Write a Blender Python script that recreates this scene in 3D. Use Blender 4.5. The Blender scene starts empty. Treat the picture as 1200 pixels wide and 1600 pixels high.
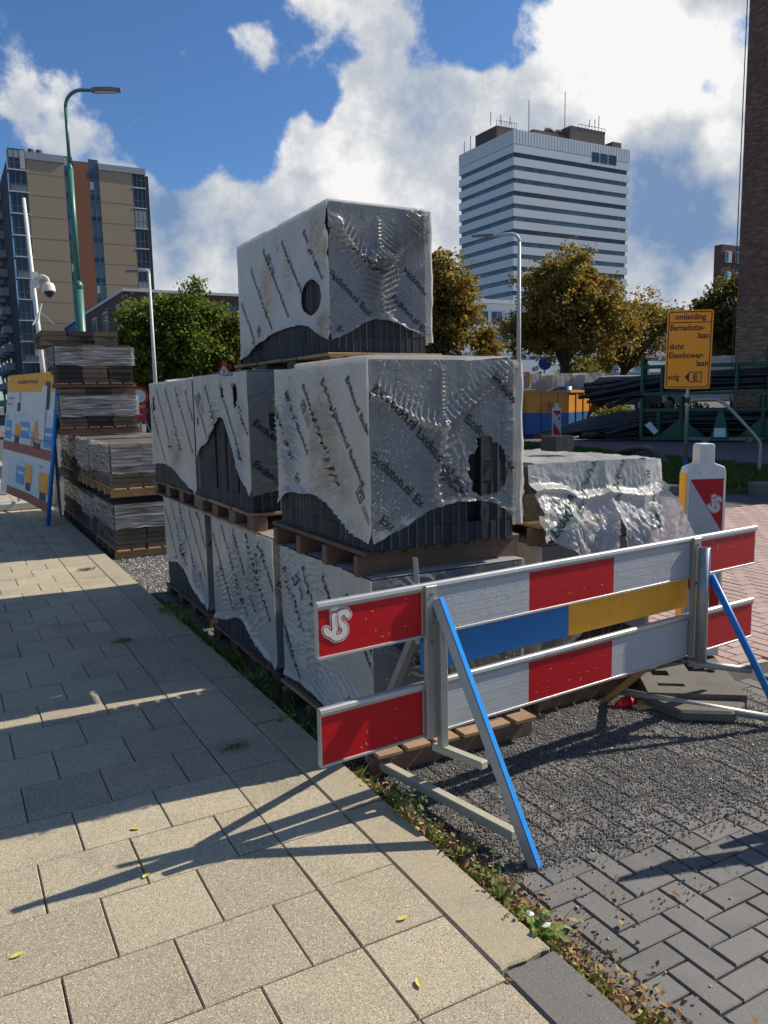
import bpy, bmesh, math, random
import numpy as np
from mathutils import Vector, Matrix
random.seed(7)
rng = np.random.default_rng(7)
S = bpy.context.scene
COL = S.collection
# ------------------------------------------------------------------ camera
CAM = Vector((-0.9051, -1.5131, 1.5108))
RX = Vector((0.8746, -0.4844, -0.0184)); UX = Vector((0.0841, 0.1142, 0.9899)); FX = Vector((0.4774, 0.8673, -0.1406))
FX.normalize(); RX = (RX - FX * RX.dot(FX)).normalized(); UX = RX.cross(FX)
cd = bpy.data.cameras.new('camera'); cam = bpy.data.objects.new('camera', cd); COL.objects.link(cam)
cam.matrix_world = Matrix(((RX.x, UX.x, -FX.x, CAM.x), (RX.y, UX.y, -FX.y, CAM.y), (RX.z, UX.z, -FX.z, CAM.z), (0, 0, 0, 1)))
cd.sensor_fit = 'VERTICAL'; cd.sensor_height = 32; cd.lens = 1242.9 / 1600 * 32
cd.clip_start = 0.05; cd.clip_end = 3000
S.camera = cam
# ------------------------------------------------------------------ world (sky with clouds), sun, exposure
SUN_EL = math.radians(40); SUN_DIR = Vector((1, -0.09, 0)).normalized()
W = bpy.data.worlds.new('World'); S.world = W; W.use_nodes = True
nt = W.node_tree; nt.nodes.clear(); N = nt.nodes; LK = nt.links
def nd(t, **k):
    n = N.new(t)
    for a, b in k.items(): setattr(n, a, b)
    return n
out = nd('ShaderNodeOutputWorld'); bg = nd('ShaderNodeBackground'); LK.new(bg.outputs[0], out.inputs[0])
SKY_STRENGTH = 0.10
bg.inputs[1].default_value = SKY_STRENGTH
sky = nd('ShaderNodeTexSky', sky_type='NISHITA'); sky.sun_disc = False
sky.sun_elevation = SUN_EL; sky.sun_rotation = math.atan2(SUN_DIR.x, SUN_DIR.y); sky.altitude = 0; sky.air_density = 1.0; sky.dust_density = 0.3; sky.ozone_density = 2.5
tc = nd('ShaderNodeTexCoord'); DIR = tc.outputs['Generated']
sep = nd('ShaderNodeSeparateXYZ'); LK.new(DIR, sep.inputs[0])
def M_(op, a, b=None, c=None, clamp=False):
    n = nd('ShaderNodeMath', operation=op); n.use_clamp = clamp
    for i, v in enumerate((a, b, c)):
        if v is None: continue
        if isinstance(v, (int, float)): n.inputs[i].default_value = v
        else: LK.new(v, n.inputs[i])
    return n.outputs[0]
den = M_('ADD', M_('MAXIMUM', sep.outputs[2], 0.0), 0.22)
cx = M_('DIVIDE', sep.outputs[0], den); cy = M_('DIVIDE', sep.outputs[1], den)
cmb = nd('ShaderNodeCombineXYZ'); LK.new(cx, cmb.inputs[0]); LK.new(cy, cmb.inputs[1])
def noise(vec, scale, detail=8, rough=0.55, dist=0.0, off=(0, 0, 0)):
    mp = nd('ShaderNodeMapping'); LK.new(vec, mp.inputs[0]); mp.inputs['Location'].default_value = off
    n = nd('ShaderNodeTexNoise'); n.inputs['Scale'].default_value = scale; n.inputs['Detail'].default_value = detail
    n.inputs['Roughness'].default_value = rough; n.inputs['Distortion'].default_value = dist
    LK.new(mp.outputs[0], n.inputs[0]); return n.outputs[0]
def pixdir(px, py):
    return (FX + RX * ((px - 600) / 1242.9) - UX * ((py - 800) / 1242.9)).normalized()
def blob(px, py, rad, w):
    # soft cap of sky around one direction, radius in 1/1243 rad
    d = pixdir(px, py); vm = nd('ShaderNodeVectorMath', operation='DOT_PRODUCT'); LK.new(NDIR, vm.inputs[0]); vm.inputs[1].default_value = d
    mr = nd('ShaderNodeMapRange', interpolation_type='SMOOTHSTEP')
    LK.new(vm.outputs['Value'], mr.inputs[0]); mr.inputs[1].default_value = math.cos(rad / 1242.9); mr.inputs[2].default_value = 1.0
    mr.inputs[3].default_value = 0; mr.inputs[4].default_value = w
    return mr.outputs[0]
# the look-up direction is itself warped a little so that the cloud banks get ragged outlines
wn = nd('ShaderNodeTexNoise'); wn.inputs['Scale'].default_value = 7.0; wn.inputs['Detail'].default_value = 4; LK.new(DIR, wn.inputs[0])
wv = nd('ShaderNodeVectorMath', operation='MULTIPLY_ADD'); LK.new(wn.outputs['Color'], wv.inputs[0]); wv.inputs[1].default_value = (.07, .07, .07)
wa = nd('ShaderNodeVectorMath', operation='ADD'); LK.new(DIR, wa.inputs[0]); wa.inputs[1].default_value = (-.035, -.035, -.035); LK.new(wa.outputs[0], wv.inputs[2])
nz = nd('ShaderNodeVectorMath', operation='NORMALIZE'); LK.new(wv.outputs[0], nz.inputs[0]); NDIR = nz.outputs[0]
n1 = noise(DIR, 6.5, 13, 0.60, 0.0, (3.1, 1.7, 0)); n1b = noise(DIR, 22.0, 9, 0.62, 0.0, (1.0, 4.0, 2.0))
n1 = M_('ADD', M_('MULTIPLY', M_('SUBTRACT', n1, .5), 1.5), M_('MULTIPLY', M_('SUBTRACT', n1b, .5), 0.55))
acc = None
CLOUDS = [  # (x, y, radius, weight): banks (+) and clearings (-)
 (130, 10, 300, -.36), (330, 215, 130, -.40), (230, 210, 110, -.28), (430, 235, 80, -.26), (330, 30, 190, -.36), (130, 225, 80, -.12), (20, 100, 80, .24),
 (500, 100, 90, -.34), (690, 60, 110, -.40), (790, 25, 100, -.30), (480, 165, 60, -.1), (600, 95, 70, -.1),
 (250, 125, 90, .34), (80, 170, 85, .32), (170, 150, 90, .34), (320, 118, 90, .50), (410, 140, 90, .34), (520, 190, 100, .34),
 (450, 30, 90, .36), (560, 15, 120, .40), (640, 5, 70, .2), (1030, 70, 230, .42), (870, 110, 170, .26), (660, 160, 150, .28), (760, 230, 220, .22), (620, 220, 120, .16),
 (300, 310, 170, .55), (140, 290, 110, .40), (430, 330, 160, .34), (560, 300, 130, .20), (290, 420, 140, .50), (370, 400, 120, .30),
 (650, 290, 70, -.20), (1110, 150, 50, -.50), (640, 350, 160, .3),
 (1080, 280, 190, .60), (1010, 380, 150, .4), (1100, 400, 120, .35)]
for b in CLOUDS:
    o = blob(*b); acc = o if acc is None else M_('ADD', acc, o)
cov = M_('ADD', n1, acc)
mr = nd('ShaderNodeMapRange', interpolation_type='SMOOTHSTEP'); LK.new(cov, mr.inputs[0]); mr.inputs[1].default_value = 0.05; mr.inputs[2].default_value = 0.27
mask = mr.outputs[0]
# cloud light: white crowns, blue-grey undersides and cores
n2 = M_('ADD', M_('MULTIPLY', M_('SUBTRACT', noise(DIR, 8.5, 12, 0.62, 0.0, (5.0, 2.0, .4)), .5), 2.0), .52)
acc2 = n2
for b in [(1090, 290, 140, -.26), (1040, 310, 120, -.20), (1070, 370, 100, -.14), (1000, 420, 120, -.12), (330, 350, 120, -.30), (250, 330, 110, -.25), (900, 210, 200, -.1), (740, 230, 150, -.12), (440, 340, 100, -.18),
          (290, 420, 90, .3), (880, 90, 200, .18), (1050, 90, 130, .2), (1120, 230, 50, .35), (300, 265, 90, .12)]:
    acc2 = M_('ADD', acc2, blob(*b))
mr2 = nd('ShaderNodeMapRange'); mr2.clamp = True; LK.new(acc2, mr2.inputs[0]); mr2.inputs[1].default_value = -0.05; mr2.inputs[2].default_value = 0.70
cr = nd('ShaderNodeValToRGB'); LK.new(mr2.outputs[0], cr.inputs[0])
CW = 1.0 / SKY_STRENGTH
cr.color_ramp.elements[0].position = 0.0; cr.color_ramp.elements[0].color = (.15, .24, .40, 1)
cr.color_ramp.elements[1].position = 1.0; cr.color_ramp.elements[1].color = (.78, .775, .765, 1)
e = cr.color_ramp.elements.new(0.60); e.color = (.47, .50, .54, 1)
sc = nd('ShaderNodeVectorMath', operation='SCALE'); LK.new(cr.outputs[0], sc.inputs[0]); sc.inputs['Scale'].default_value = CW
skyc = nd('ShaderNodeVectorMath', operation='MULTIPLY'); LK.new(sky.outputs[0], skyc.inputs[0]); skyc.inputs[1].default_value = (0.50, 0.71, 0.95)
mx = nd('ShaderNodeMix', data_type='RGBA'); LK.new(mask, mx.inputs[0]); LK.new(skyc.outputs[0], mx.inputs[6]); LK.new(sc.outputs[0], mx.inputs[7])
LK.new(mx.outputs[2], bg.inputs[0])
sd = bpy.data.lights.new('sun', 'SUN'); sd.energy = 5.0; sd.angle = math.radians(0.53); sd.color = (1.0, 0.92, 0.79)
so = bpy.data.objects.new('sun', sd); COL.objects.link(so)
tosun = Vector((SUN_DIR.x * math.cos(SUN_EL), SUN_DIR.y * math.cos(SUN_EL), math.sin(SUN_EL)))
so.rotation_euler = tosun.to_track_quat('Z', 'Y').to_euler(); so.location = (20, -5, 30)
S.view_settings.view_transform = 'Standard'; S.view_settings.look = 'None'; S.view_settings.gamma = 1; S.view_settings.exposure = 0.28
S.view_settings.use_curve_mapping = False
S.cycles.transparent_max_bounces = 12; S.cycles.max_bounces = 8

# ------------------------------------------------------------------ materials
def mk(name):
    m = bpy.data.materials.new(name); m.use_nodes = True
    t = m.node_tree; b = t.nodes['Principled BSDF']; return m, t, b
def mat(name, col, rough=0.7, nscale=8.0, nvar=0.15, fine=0.0, fscale=200.0, bump=0.0, bscale=60.0, metal=0.0, spec=0.5, island=0.0, dark=None, dscale=2.0, damt=0.0, coords='Object', speck=0.0, hue=None, spots=0.0):
    """general stone / wood / paint: broad tone, fine grain, dirt patches, per-piece tone, relief"""
    m, t, b = mk(name); L = t.links; n = t.nodes
    tcn = n.new('ShaderNodeTexCoord')
    if coords == 'World':
        g = n.new('ShaderNodeNewGeometry'); vec = g.outputs['Position']
    else: vec = tcn.outputs['Object']
    def nz_(s, d=5, r=.6):
        q = n.new('ShaderNodeTexNoise'); q.inputs['Scale'].default_value = s; q.inputs['Detail'].default_value = d; q.inputs['Roughness'].default_value = r; L.new(vec, q.inputs[0]); return q.outputs[0]
    def mth(op, a, c, cl=False):
        q = n.new('ShaderNodeMath'); q.operation = op; q.use_clamp = cl
        for i, v in enumerate((a, c)):
            if isinstance(v, (int, float)): q.inputs[i].default_value = v
            else: L.new(v, q.inputs[i])
        return q.outputs[0]
    f = mth('ADD', mth('MULTIPLY', mth('SUBTRACT', nz_(nscale), .5), 2 * nvar * 1.6), 1.0)
    if fine:
        f = mth('ADD', f, mth('MULTIPLY', mth('SUBTRACT', nz_(fscale, 2), .5), fine * 3.0))
    if island:
        g = n.new('ShaderNodeNewGeometry'); oi = n.new('ShaderNodeObjectInfo')
        r = mth('FRACT', mth('ADD', g.outputs['Random Per Island'], oi.outputs['Random']), 0)
        f = mth('ADD', f, mth('MULTIPLY', mth('SUBTRACT', r, .5), 2 * island))
    rgb = n.new('ShaderNodeRGB'); rgb.outputs[0].default_value = (*col, 1)
    sc_ = n.new('ShaderNodeVectorMath'); sc_.operation = 'SCALE'; L.new(rgb.outputs[0], sc_.inputs[0]); L.new(f, sc_.inputs['Scale'])
    o = sc_.outputs[0]
    def mixc(o, fac, c):
        x = n.new('ShaderNodeMix'); x.data_type = 'RGBA'; L.new(fac, x.inputs[0]); L.new(o, x.inputs[6]); x.inputs[7].default_value = (*c, 1); return x.outputs[2]
    def rng_(v, a, c, lo, hi):
        q = n.new('ShaderNodeMapRange'); q.interpolation_type = 'SMOOTHSTEP'; L.new(v, q.inputs[0]); q.inputs[1].default_value = a; q.inputs[2].default_value = c; q.inputs[3].default_value = lo; q.inputs[4].default_value = hi; return q.outputs[0]
    if hue is not None:
        g = n.new('ShaderNodeNewGeometry'); oi = n.new('ShaderNodeObjectInfo')
        r = mth('FRACT', mth('MULTIPLY', mth('ADD', g.outputs['Random Per Island'], oi.outputs['Random']), 7.31), 0)
        o = mixc(o, mth('MULTIPLY', r, .65), hue)
    if damt:
        o = mixc(o, rng_(nz_(dscale, 6, .65), .48, .68, 0, damt), dark or tuple(c * .35 for c in col))
    if speck:
        v = n.new('ShaderNodeTexVoronoi'); v.inputs['Scale'].default_value = fscale * 1.2; L.new(vec, v.inputs[0])
        sp = n.new('ShaderNodeSeparateColor'); L.new(v.outputs['Color'], sp.inputs[0])
        o = mixc(o, rng_(sp.outputs[0], .78, .95, 0, speck), tuple(min(1, c * 2.0) for c in col))
        o = mixc(o, rng_(sp.outputs[1], .75, .95, 0, speck), tuple(c * .25 for c in col))
    if spots:
        for sc2, c2_ in ((4.3, tuple(c * .42 for c in col)), (2.7, tuple(min(1, c * 1.5) for c in col))):
            v = n.new('ShaderNodeTexVoronoi'); v.inputs['Scale'].default_value = sc2; L.new(vec, v.inputs[0]); sp2 = n.new('ShaderNodeSeparateColor'); L.new(v.outputs['Color'], sp2.inputs[0])
            rad = mth('MULTIPLY', sp2.outputs[0], .075); dd = mth('ADD', v.outputs['Distance'], mth('MULTIPLY', mth('SUBTRACT', nz_(60, 3), .5), .03)); msk = rng_(mth('SUBTRACT', rad, dd), 0.0, .012, 0, spots); o = mixc(o, msk, c2_)
    L.new(o, b.inputs['Base Color'])
    b.inputs['Roughness'].default_value = rough; b.inputs['Metallic'].default_value = metal
    b.inputs['Specular IOR Level'].default_value = spec
    if bump:
        bp = n.new('ShaderNodeBump'); bp.inputs['Strength'].default_value = bump; bp.inputs['Distance'].default_value = 0.01
        L.new(nz_(bscale, 5, .7), bp.inputs['Height']); L.new(bp.outputs[0], b.inputs['Normal'])
    return m
def glass_mat(name, col, rough=0.08, var=0.25, spec=0.9):
    m = mat(name, col, rough=rough, nscale=.6, nvar=var, spec=spec, island=var); return m
def film_mat(name, col, alpha, rough, trans, bs=35.0, bstr=0.35, streak=None):
    m, t, b = mk(name); L = t.links; n = t.nodes
    tcn = n.new('ShaderNodeTexCoord')
    q = n.new('ShaderNodeTexNoise'); q.inputs['Scale'].default_value = 5.0; q.inputs['Detail'].default_value = 6; mpp = n.new('ShaderNodeMapping'); L.new(tcn.outputs['Object'], mpp.inputs[0]); mpp.inputs['Scale'].default_value = streak or (1, 1, 1); L.new(mpp.outputs[0], q.inputs[0])
    mr = n.new('ShaderNodeMapRange'); L.new(q.outputs[0], mr.inputs[0]); mr.inputs[1].default_value = .3; mr.inputs[2].default_value = .75; mr.inputs[3].default_value = max(0, alpha - (.3 if streak else .05)); mr.inputs[4].default_value = min(1, alpha + (.45 if streak else .08))
    b.inputs['Base Color'].default_value = (*col, 1); b.inputs['Roughness'].default_value = rough; b.inputs['Specular IOR Level'].default_value = .6
    q2 = n.new('ShaderNodeTexNoise'); q2.inputs['Scale'].default_value = bs; q2.inputs['Detail'].default_value = 4; q2.inputs['Distortion'].default_value = 1.0; L.new(tcn.outputs['Object'], q2.inputs[0])
    bp = n.new('ShaderNodeBump'); bp.inputs['Strength'].default_value = bstr; bp.inputs['Distance'].default_value = .004; L.new(q2.outputs[0], bp.inputs['Height']); L.new(bp.outputs[0], b.inputs['Normal'])
    tl = n.new('ShaderNodeBsdfTranslucent'); tl.inputs[0].default_value = (*[min(1, c * 1.2) for c in col], 1)
    m1 = n.new('ShaderNodeMixShader'); m1.inputs[0].default_value = trans; L.new(b.outputs[0], m1.inputs[1]); L.new(tl.outputs[0], m1.inputs[2])
    tp = n.new('ShaderNodeBsdfTransparent'); m2 = n.new('ShaderNodeMixShader'); L.new(mr.outputs[0], m2.inputs[0]); L.new(tp.outputs[0], m2.inputs[1]); L.new(m1.outputs[0], m2.inputs[2])
    L.new(m2.outputs[0], n['Material Output'].inputs[0]); return m
def leaf_mat(name, cols, trans=0.35, rough=.5):
    m, t, b = mk(name); L = t.links; n = t.nodes
    g = n.new('ShaderNodeNewGeometry'); cr_ = n.new('ShaderNodeValToRGB'); L.new(g.outputs['Random Per Island'], cr_.inputs[0])
    el = cr_.color_ramp.elements; el[0].color = (*cols[0], 1); el[0].position = 0; el[1].color = (*cols[-1], 1); el[1].position = 1
    for i, c in enumerate(cols[1:-1]): x = el.new((i + 1) / (len(cols) - 1)); x.color = (*c, 1)
    L.new(cr_.outputs[0], b.inputs['Base Color']); b.inputs['Roughness'].default_value = rough; b.inputs['Specular IOR Level'].default_value = .35
    tl = n.new('ShaderNodeBsdfTranslucent'); L.new(cr_.outputs[0], tl.inputs[0])
    mx_ = n.new('ShaderNodeMixShader'); mx_.inputs[0].default_value = trans; L.new(b.outputs[0], mx_.inputs[1]); L.new(tl.outputs[0], mx_.inputs[2]); L.new(mx_.outputs[0], n['Material Output'].inputs[0])
    return m
MT = {}
MT['slab'] = mat('pale_concrete_slab', (.42, .36, .25), .85, 3, .10, .16, 330, .5, 260, island=.13, speck=.75, damt=.5, dscale=2.2, dark=(.25, .22, .16), coords='World', spots=.55)
MT['kerb'] = mat('concrete_kerb', (.37, .315, .215), .85, 2.2, .12, .10, 330, .35, 260, island=.05, speck=.45, damt=.4, dscale=2.5, dark=(.2, .18, .15), coords='World')
MT['kerbdark'] = mat('grey_concrete_kerb', (.155, .145, .13), .85, 3, .12, .12, 330, .4, 260, speck=.4, coords='World')
MT['joint'] = mat('joint_sand', (.10, .085, .06), .95, 20, .3, .3, 250, .4, 200, coords='World')
MT['dbrick'] = mat('dark_paving_brick', (.155, .148, .138), .62, 5, .12, .12, 420, .45, 300, island=.16, speck=.3, damt=.3, dscale=5, dark=(.22, .20, .175), coords='World')
MT['rbrick'] = mat('red_paving_brick', (.40, .29, .255), .8, 1.2, .10, .10, 200, .3, 200, island=.12, hue=(.36, .24, .21), damt=.25, dscale=.8, dark=(.3, .24, .22), coords='World')
MT['rjoint'] = mat('pale_joint_sand', (.42, .38, .31), .95, 20, .2, coords='World')
MT['djoint'] = mat('dark_joint_grit', (.06, .057, .055), .9, 30, .3, .3, 300, .6, 200, coords='World')
MT['grit'] = mat('dark_basalt_grit', (.135, .130, .125), .55, 30, .2, island=.55, spec=.5)
MT['gritl'] = mat('pale_pebble', (.45, .42, .36), .8, 30, .2, island=.3)
MT['asph'] = mat('reddish_asphalt', (.13, .098, .10), .9, .8, .12, .1, 90, .2, 120, coords='World')
MT['asphg'] = mat('grey_asphalt', (.07, .07, .072), .9, .4, .15, .1, 60, coords='World')
MT['soil'] = mat('soil', (.07, .055, .04), .95, 9, .35, .3, 120, .6, 80, coords='World')
MT['grass'] = leaf_mat('grass_blades', [(.045, .085, .015), (.075, .13, .025), (.13, .18, .04), (.09, .14, .03)], .3)
MT['turf'] = mat('turf_ground', (.06, .09, .025), .95, 3, .3, .2, 60, .6, 60, coords='World')
MT['stone'] = mat('anthracite_block', (.022, .024, .026), .75, 14, .18, .12, 300, .3, 200, island=.28, damt=.3, dscale=12, dark=(.045, .045, .045), coords='World')
MT['stoneedge'] = mat('chalky_block_edge', (.17, .175, .17), .8, 20, .3, coords='World')
MT['filmL'] = film_mat('hazy_brightened_film', (.60, .565, .50), .91, .26, .15, 60, .7)  # hazy film, with bounce light on the side faces put into its tone
MT['filmF'] = film_mat('clear_wet_film', (.46, .475, .48), .50, .16, .25, 55, .75)
MT['filmW'] = film_mat('crumpled_film', (.70, .70, .68), .74, .2, .3, 70, .9)
MT['filmS'] = film_mat('stretch_film', (.60, .61, .61), .36, .14, .25, 30, .5, (.6, .6, 7))  # streaky opacity for the wrap, with its bright highlights painted in
MT['ink'] = mat('dark_green_print', (.018, .028, .025), .5)
MT['inkg'] = mat('green_print', (.03, .10, .07), .5)
MT['wood'] = mat('pallet_wood', (.34, .215, .125), .8, 6, .25, .15, 120, .3, 90, island=.22, damt=.5, dscale=5, dark=(.13, .10, .075), coords='World')
MT['woodd'] = mat('dark_wood', (.16, .09, .055), .75, 6, .25, .15, 120, .3, 90, island=.2, damt=.4, dscale=5, dark=(.05, .035, .03), coords='World')  # darker wood tone for some pallets and for their blocks
MT['woodo'] = mat('orange_wood', (.36, .22, .10), .8, 6, .2, .1, 120, island=.15, damt=.4, dscale=4, dark=(.2, .1, .05), coords='World')
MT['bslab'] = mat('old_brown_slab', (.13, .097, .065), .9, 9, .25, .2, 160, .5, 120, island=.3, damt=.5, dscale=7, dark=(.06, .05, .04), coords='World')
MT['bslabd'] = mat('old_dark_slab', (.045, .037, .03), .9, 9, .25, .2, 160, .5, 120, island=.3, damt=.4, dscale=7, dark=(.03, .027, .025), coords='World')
MT['alu'] = mat('aluminium', (.50, .50, .49), .38, 3, .08, .03, 90, .05, 40, metal=.6, damt=.25, dscale=9, dark=(.33, .32, .3))
MT['white'] = mat('white_reflective_sheet', (.43, .44, .45), .4, 2, .04, .02, 200, 0, 40, damt=.2, dscale=5, dark=(.27, .265, .235))
MT['red'] = mat('red_reflective_sheet', (.46, .004, .010), .4, 3, .07, damt=.35, dscale=5, dark=(.38, .004, .01), spec=.35)
MT['logo'] = mat('white_print', (.62, .60, .55), .5, 5, .05)
MT['bluep'] = mat('blue_paint', (.002, .20, .60), .4, 6, .12, damt=.25, dscale=12, dark=(.01, .08, .25))
MT['blueb'] = mat('bright_blue_sheet', (.002, .16, .44), .4, 6, .08, damt=.2, dscale=14, dark=(.0, .09, .24))
MT['orangep'] = mat('orange_paint', (.95, .41, .01), .45, 6, .08, damt=.35, dscale=9, dark=(.60, .23, .012))
MT['galv'] = mat('galvanised_steel', (.34, .35, .34), .45, 8, .15, .08, 120, .08, 60, metal=.55, damt=.45, dscale=8, dark=(.36, .33, .22))
MT['galvw'] = mat('weathered_steel', (.42, .40, .30), .6, 8, .15, .08, 120, .1, 60, damt=.5, dscale=8, dark=(.24, .25, .22))
MT['galvd'] = mat('dull_steel', (.20, .21, .21), .5, 8, .15, metal=.5)
MT['rubber'] = mat('grey_rubber', (.13, .12, .098), .85, 5, .2, .12, 160, .4, 90, damt=.5, dscale=6, dark=(.10, .095, .085), coords='World')
MT['black'] = mat('black_plastic', (.012, .012, .013), .45, 5, .1)
MT['pipe'] = mat('black_pipe', (.022, .022, .025), .35, 3, .2, island=.4, damt=.4, dscale=3, dark=(.06, .055, .05), coords='World')
MT['beaconw'] = mat('white_plastic', (.66, .66, .62), .5, 4, .06, damt=.3, dscale=7, dark=(.5, .48, .42))
MT['signo'] = mat('orange_sign_sheet', (.98, .345, .003), .45, 2, .03)
MT['signk'] = mat('dark_sign_print', (.045, .012, .006), .5)
MT['signr'] = mat('red_sign', (.55, .01, .015), .45)
MT['signb'] = mat('blue_sign', (.02, .07, .3), .45)
MT['green'] = mat('green_steel', (.012, .085, .045), .45, 3, .15, damt=.3, dscale=4, dark=(.01, .04, .025), coords='World')
MT['gpole'] = mat('green_pole_paint', (.045, .17, .13), .4, 3, .08, coords='World')
MT['contO'] = mat('container_orange', (.60, .23, .02), .5, 1, .1, damt=.45, dscale=1.6, dark=(.33, .12, .03), coords='World')
MT['contB'] = mat('container_blue', (.015, .09, .26), .5, 1, .1, damt=.3, dscale=1.6, dark=(.01, .05, .13), coords='World')
MT['tan'] = mat('tan_brick_wall', (.40, .31, .195), .9, .25, .06, .08, 6, coords='World')
MT['rust'] = mat('orange_brick_wall', (.27, .115, .06), .9, .25, .08, .08, 6, coords='World')
MT['dkwall'] = mat('dark_brick_wall', (.045, .042, .045), .9, .25, .1, coords='World')
MT['bwall'] = mat('brown_brick_wall', (.13, .065, .05), .9, .25, .1, .08, 6, coords='World')
MT['mort'] = mat('mortar', (.10, .075, .062), .95, 2, .1, coords='World')
MT['hbrick'] = mat('brown_house_brick', (.27, .145, .10), .88, 1.3, .12, island=.35, hue=(.15, .095, .07), damt=.3, dscale=.6, dark=(.17, .09, .065), coords='World')
MT['hbrick2'] = mat('yellowish_house_brick', (.33, .225, .14), .88, 1.3, .12, island=.35, hue=(.17, .11, .08), coords='World')
MT['panel'] = mat('white_facade_panel', (.70, .70, .69), .6, .1, .04, coords='World')
MT['panelg'] = mat('grey_facade', (.42, .42, .42), .7, .1, .06, coords='World')
MT['glassb'] = glass_mat('blue_window_glass', (.085, .15, .17), .15, spec=.5)
MT['glassd'] = glass_mat('dark_window_glass', (.04, .06, .07), .12, spec=.45)
MT['frame'] = mat('white_window_frame', (.62, .62, .60), .5, 1, .03)
MT['curtain'] = mat('pale_curtain', (.5, .48, .44), .8, 1, .1)
MT['roofg'] = mat('grey_roof_edge', (.33, .35, .37), .6, .3, .06, coords='World')
MT['mech'] = mat('brown_plant_room', (.10, .075, .065), .8, .3, .1, coords='World')
MT['bark'] = mat('bark', (.055, .042, .033), .95, 6, .3, .2, 40, .6, 30, coords='World')
MT['leafA'] = leaf_mat('autumn_chestnut_leaves', [(.13, .14, .03), (.24, .21, .035), (.38, .25, .035), (.40, .20, .03), (.15, .17, .03), (.32, .16, .03), (.11, .14, .03)], .5)
MT['leafG'] = leaf_mat('green_leaves', [(.07, .11, .018), (.10, .16, .022), (.16, .22, .03), (.26, .28, .035), (.09, .14, .02)], .5)
MT['leafD'] = leaf_mat('dark_green_leaves', [(.06, .08, .016), (.10, .11, .02), (.16, .14, .022), (.26, .15, .025)], .45)
MT['leafY'] = leaf_mat('yellow_green_tree_leaves', [(.09, .12, .02), (.15, .18, .025), (.24, .22, .03), (.25, .18, .025)], .45)
MT['litter'] = leaf_mat('dry_leaf_litter', [(.20, .11, .05), (.32, .20, .09), (.14, .07, .04), (.42, .30, .10), (.22, .10, .07)], .1, .8)
MT['weed'] = leaf_mat('weed_leaves', [(.10, .18, .03), (.16, .26, .05), (.22, .30, .07), (.30, .32, .08)], .35)
MT['straw'] = leaf_mat('dry_stems', [(.30, .22, .11), (.40, .32, .17), (.18, .12, .07)], .15, .8)
MT['leafy'] = mat('yellow_fallen_leaf', (.55, .48, .10), .7, 40, .1)
MT['carw'] = mat('silver_car_paint', (.50, .52, .54), .2, 2, .03, metal=.3, coords='World')
MT['card'] = mat('dark_car_paint', (.03, .035, .045), .2, 2, .03, coords='World')
MT['paper'] = mat('pale_board', (.55, .40, .16), .8, 20, .2)
MT['hose'] = mat('brown_hose', (.055, .045, .035), .6, 10, .2)
MT['drop'] = mat('water_drop', (.75, .78, .8), .08, 5, .0, spec=1.0)
# banner print colours
MT['b_or'] = mat('banner_orange', (.80, .36, .03), .6); MT['b_wh'] = mat('banner_white', (.62, .62, .60), .6); MT['b_lb'] = mat('banner_pale_blue', (.52, .60, .62), .6)
MT['b_bl'] = mat('banner_blue', (.10, .30, .55), .6); MT['b_br'] = mat('banner_brick_red', (.30, .075, .05), .6); MT['b_dk'] = mat('banner_dark', (.03, .035, .06), .6)
# ------------------------------------------------------------------ mesh helpers
def origin_of(o):
    v = Vector((0, 0, 0))
    while o is not None: v += o.location; o = o.parent
    return v
def raw(name, V, F, mats, mi=None, parent=None, smooth=False, loc=None, world=True):
    V = np.asarray(V, dtype=np.float64).reshape(-1, 3)
    off = Vector((0, 0, 0))
    if loc is not None: off = Vector(loc)
    if world: V = V - np.array(off + (origin_of(parent) if parent else Vector((0, 0, 0))))
    me = bpy.data.meshes.new(name)
    if isinstance(F, np.ndarray):
        k = F.shape[1]; me.vertices.add(len(V)); me.vertices.foreach_set('co', V.astype(np.float32).ravel())
        me.loops.add(F.size); me.loops.foreach_set('vertex_index', F.astype(np.int32).ravel())
        me.polygons.add(len(F)); me.polygons.foreach_set('loop_start', np.arange(0, F.size, k, dtype=np.int32))
        me.update(calc_edges=True); me.validate()
    else: me.from_pydata([tuple(v) for v in V], [], F); me.update()
    if not isinstance(mats, (list, tuple)): mats = [mats]
    for m in mats: me.materials.append(MT[m] if isinstance(m, str) else m)
    if mi is not None: me.polygons.foreach_set('material_index', np.asarray(mi, dtype=np.int32))
    if smooth: me.polygons.foreach_set('use_smooth', np.ones(len(me.polygons), dtype=bool))
    o = bpy.data.objects.new(name, me); COL.objects.link(o); o.location = off
    if parent: o.parent = parent
    return o
def thing(name, label, cat, loc=(0, 0, 0), group=None, rz=0):
    o = bpy.data.objects.new(name, None); COL.objects.link(o); o.location = loc; o.rotation_euler = (0, 0, rz); o.empty_display_size = .1
    return tag(o, label, cat, group)
def tag(o, label=None, cat=None, group=None, kind=None):
    if label: o['label'] = label
    if cat: o['category'] = cat
    if group: o['group'] = group
    if kind: o['kind'] = kind
    return o
def share(name, src, loc, parent=None, rot=None):
    o = bpy.data.objects.new(name, src.data); COL.objects.link(o); o.parent = parent
    o.location = Vector(loc) - (origin_of(parent) if parent else Vector((0, 0, 0)))
    if rot: o.rotation_euler = rot
    return o
def basis(d, up=(0, 0, 1)):
    d = Vector(d).normalized(); up = Vector(up)
    if abs(d.dot(up.normalized())) > .995: up = Vector((1, 0, 0))
    s = d.cross(up).normalized(); u = s.cross(d).normalized(); return d, s, u
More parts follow.
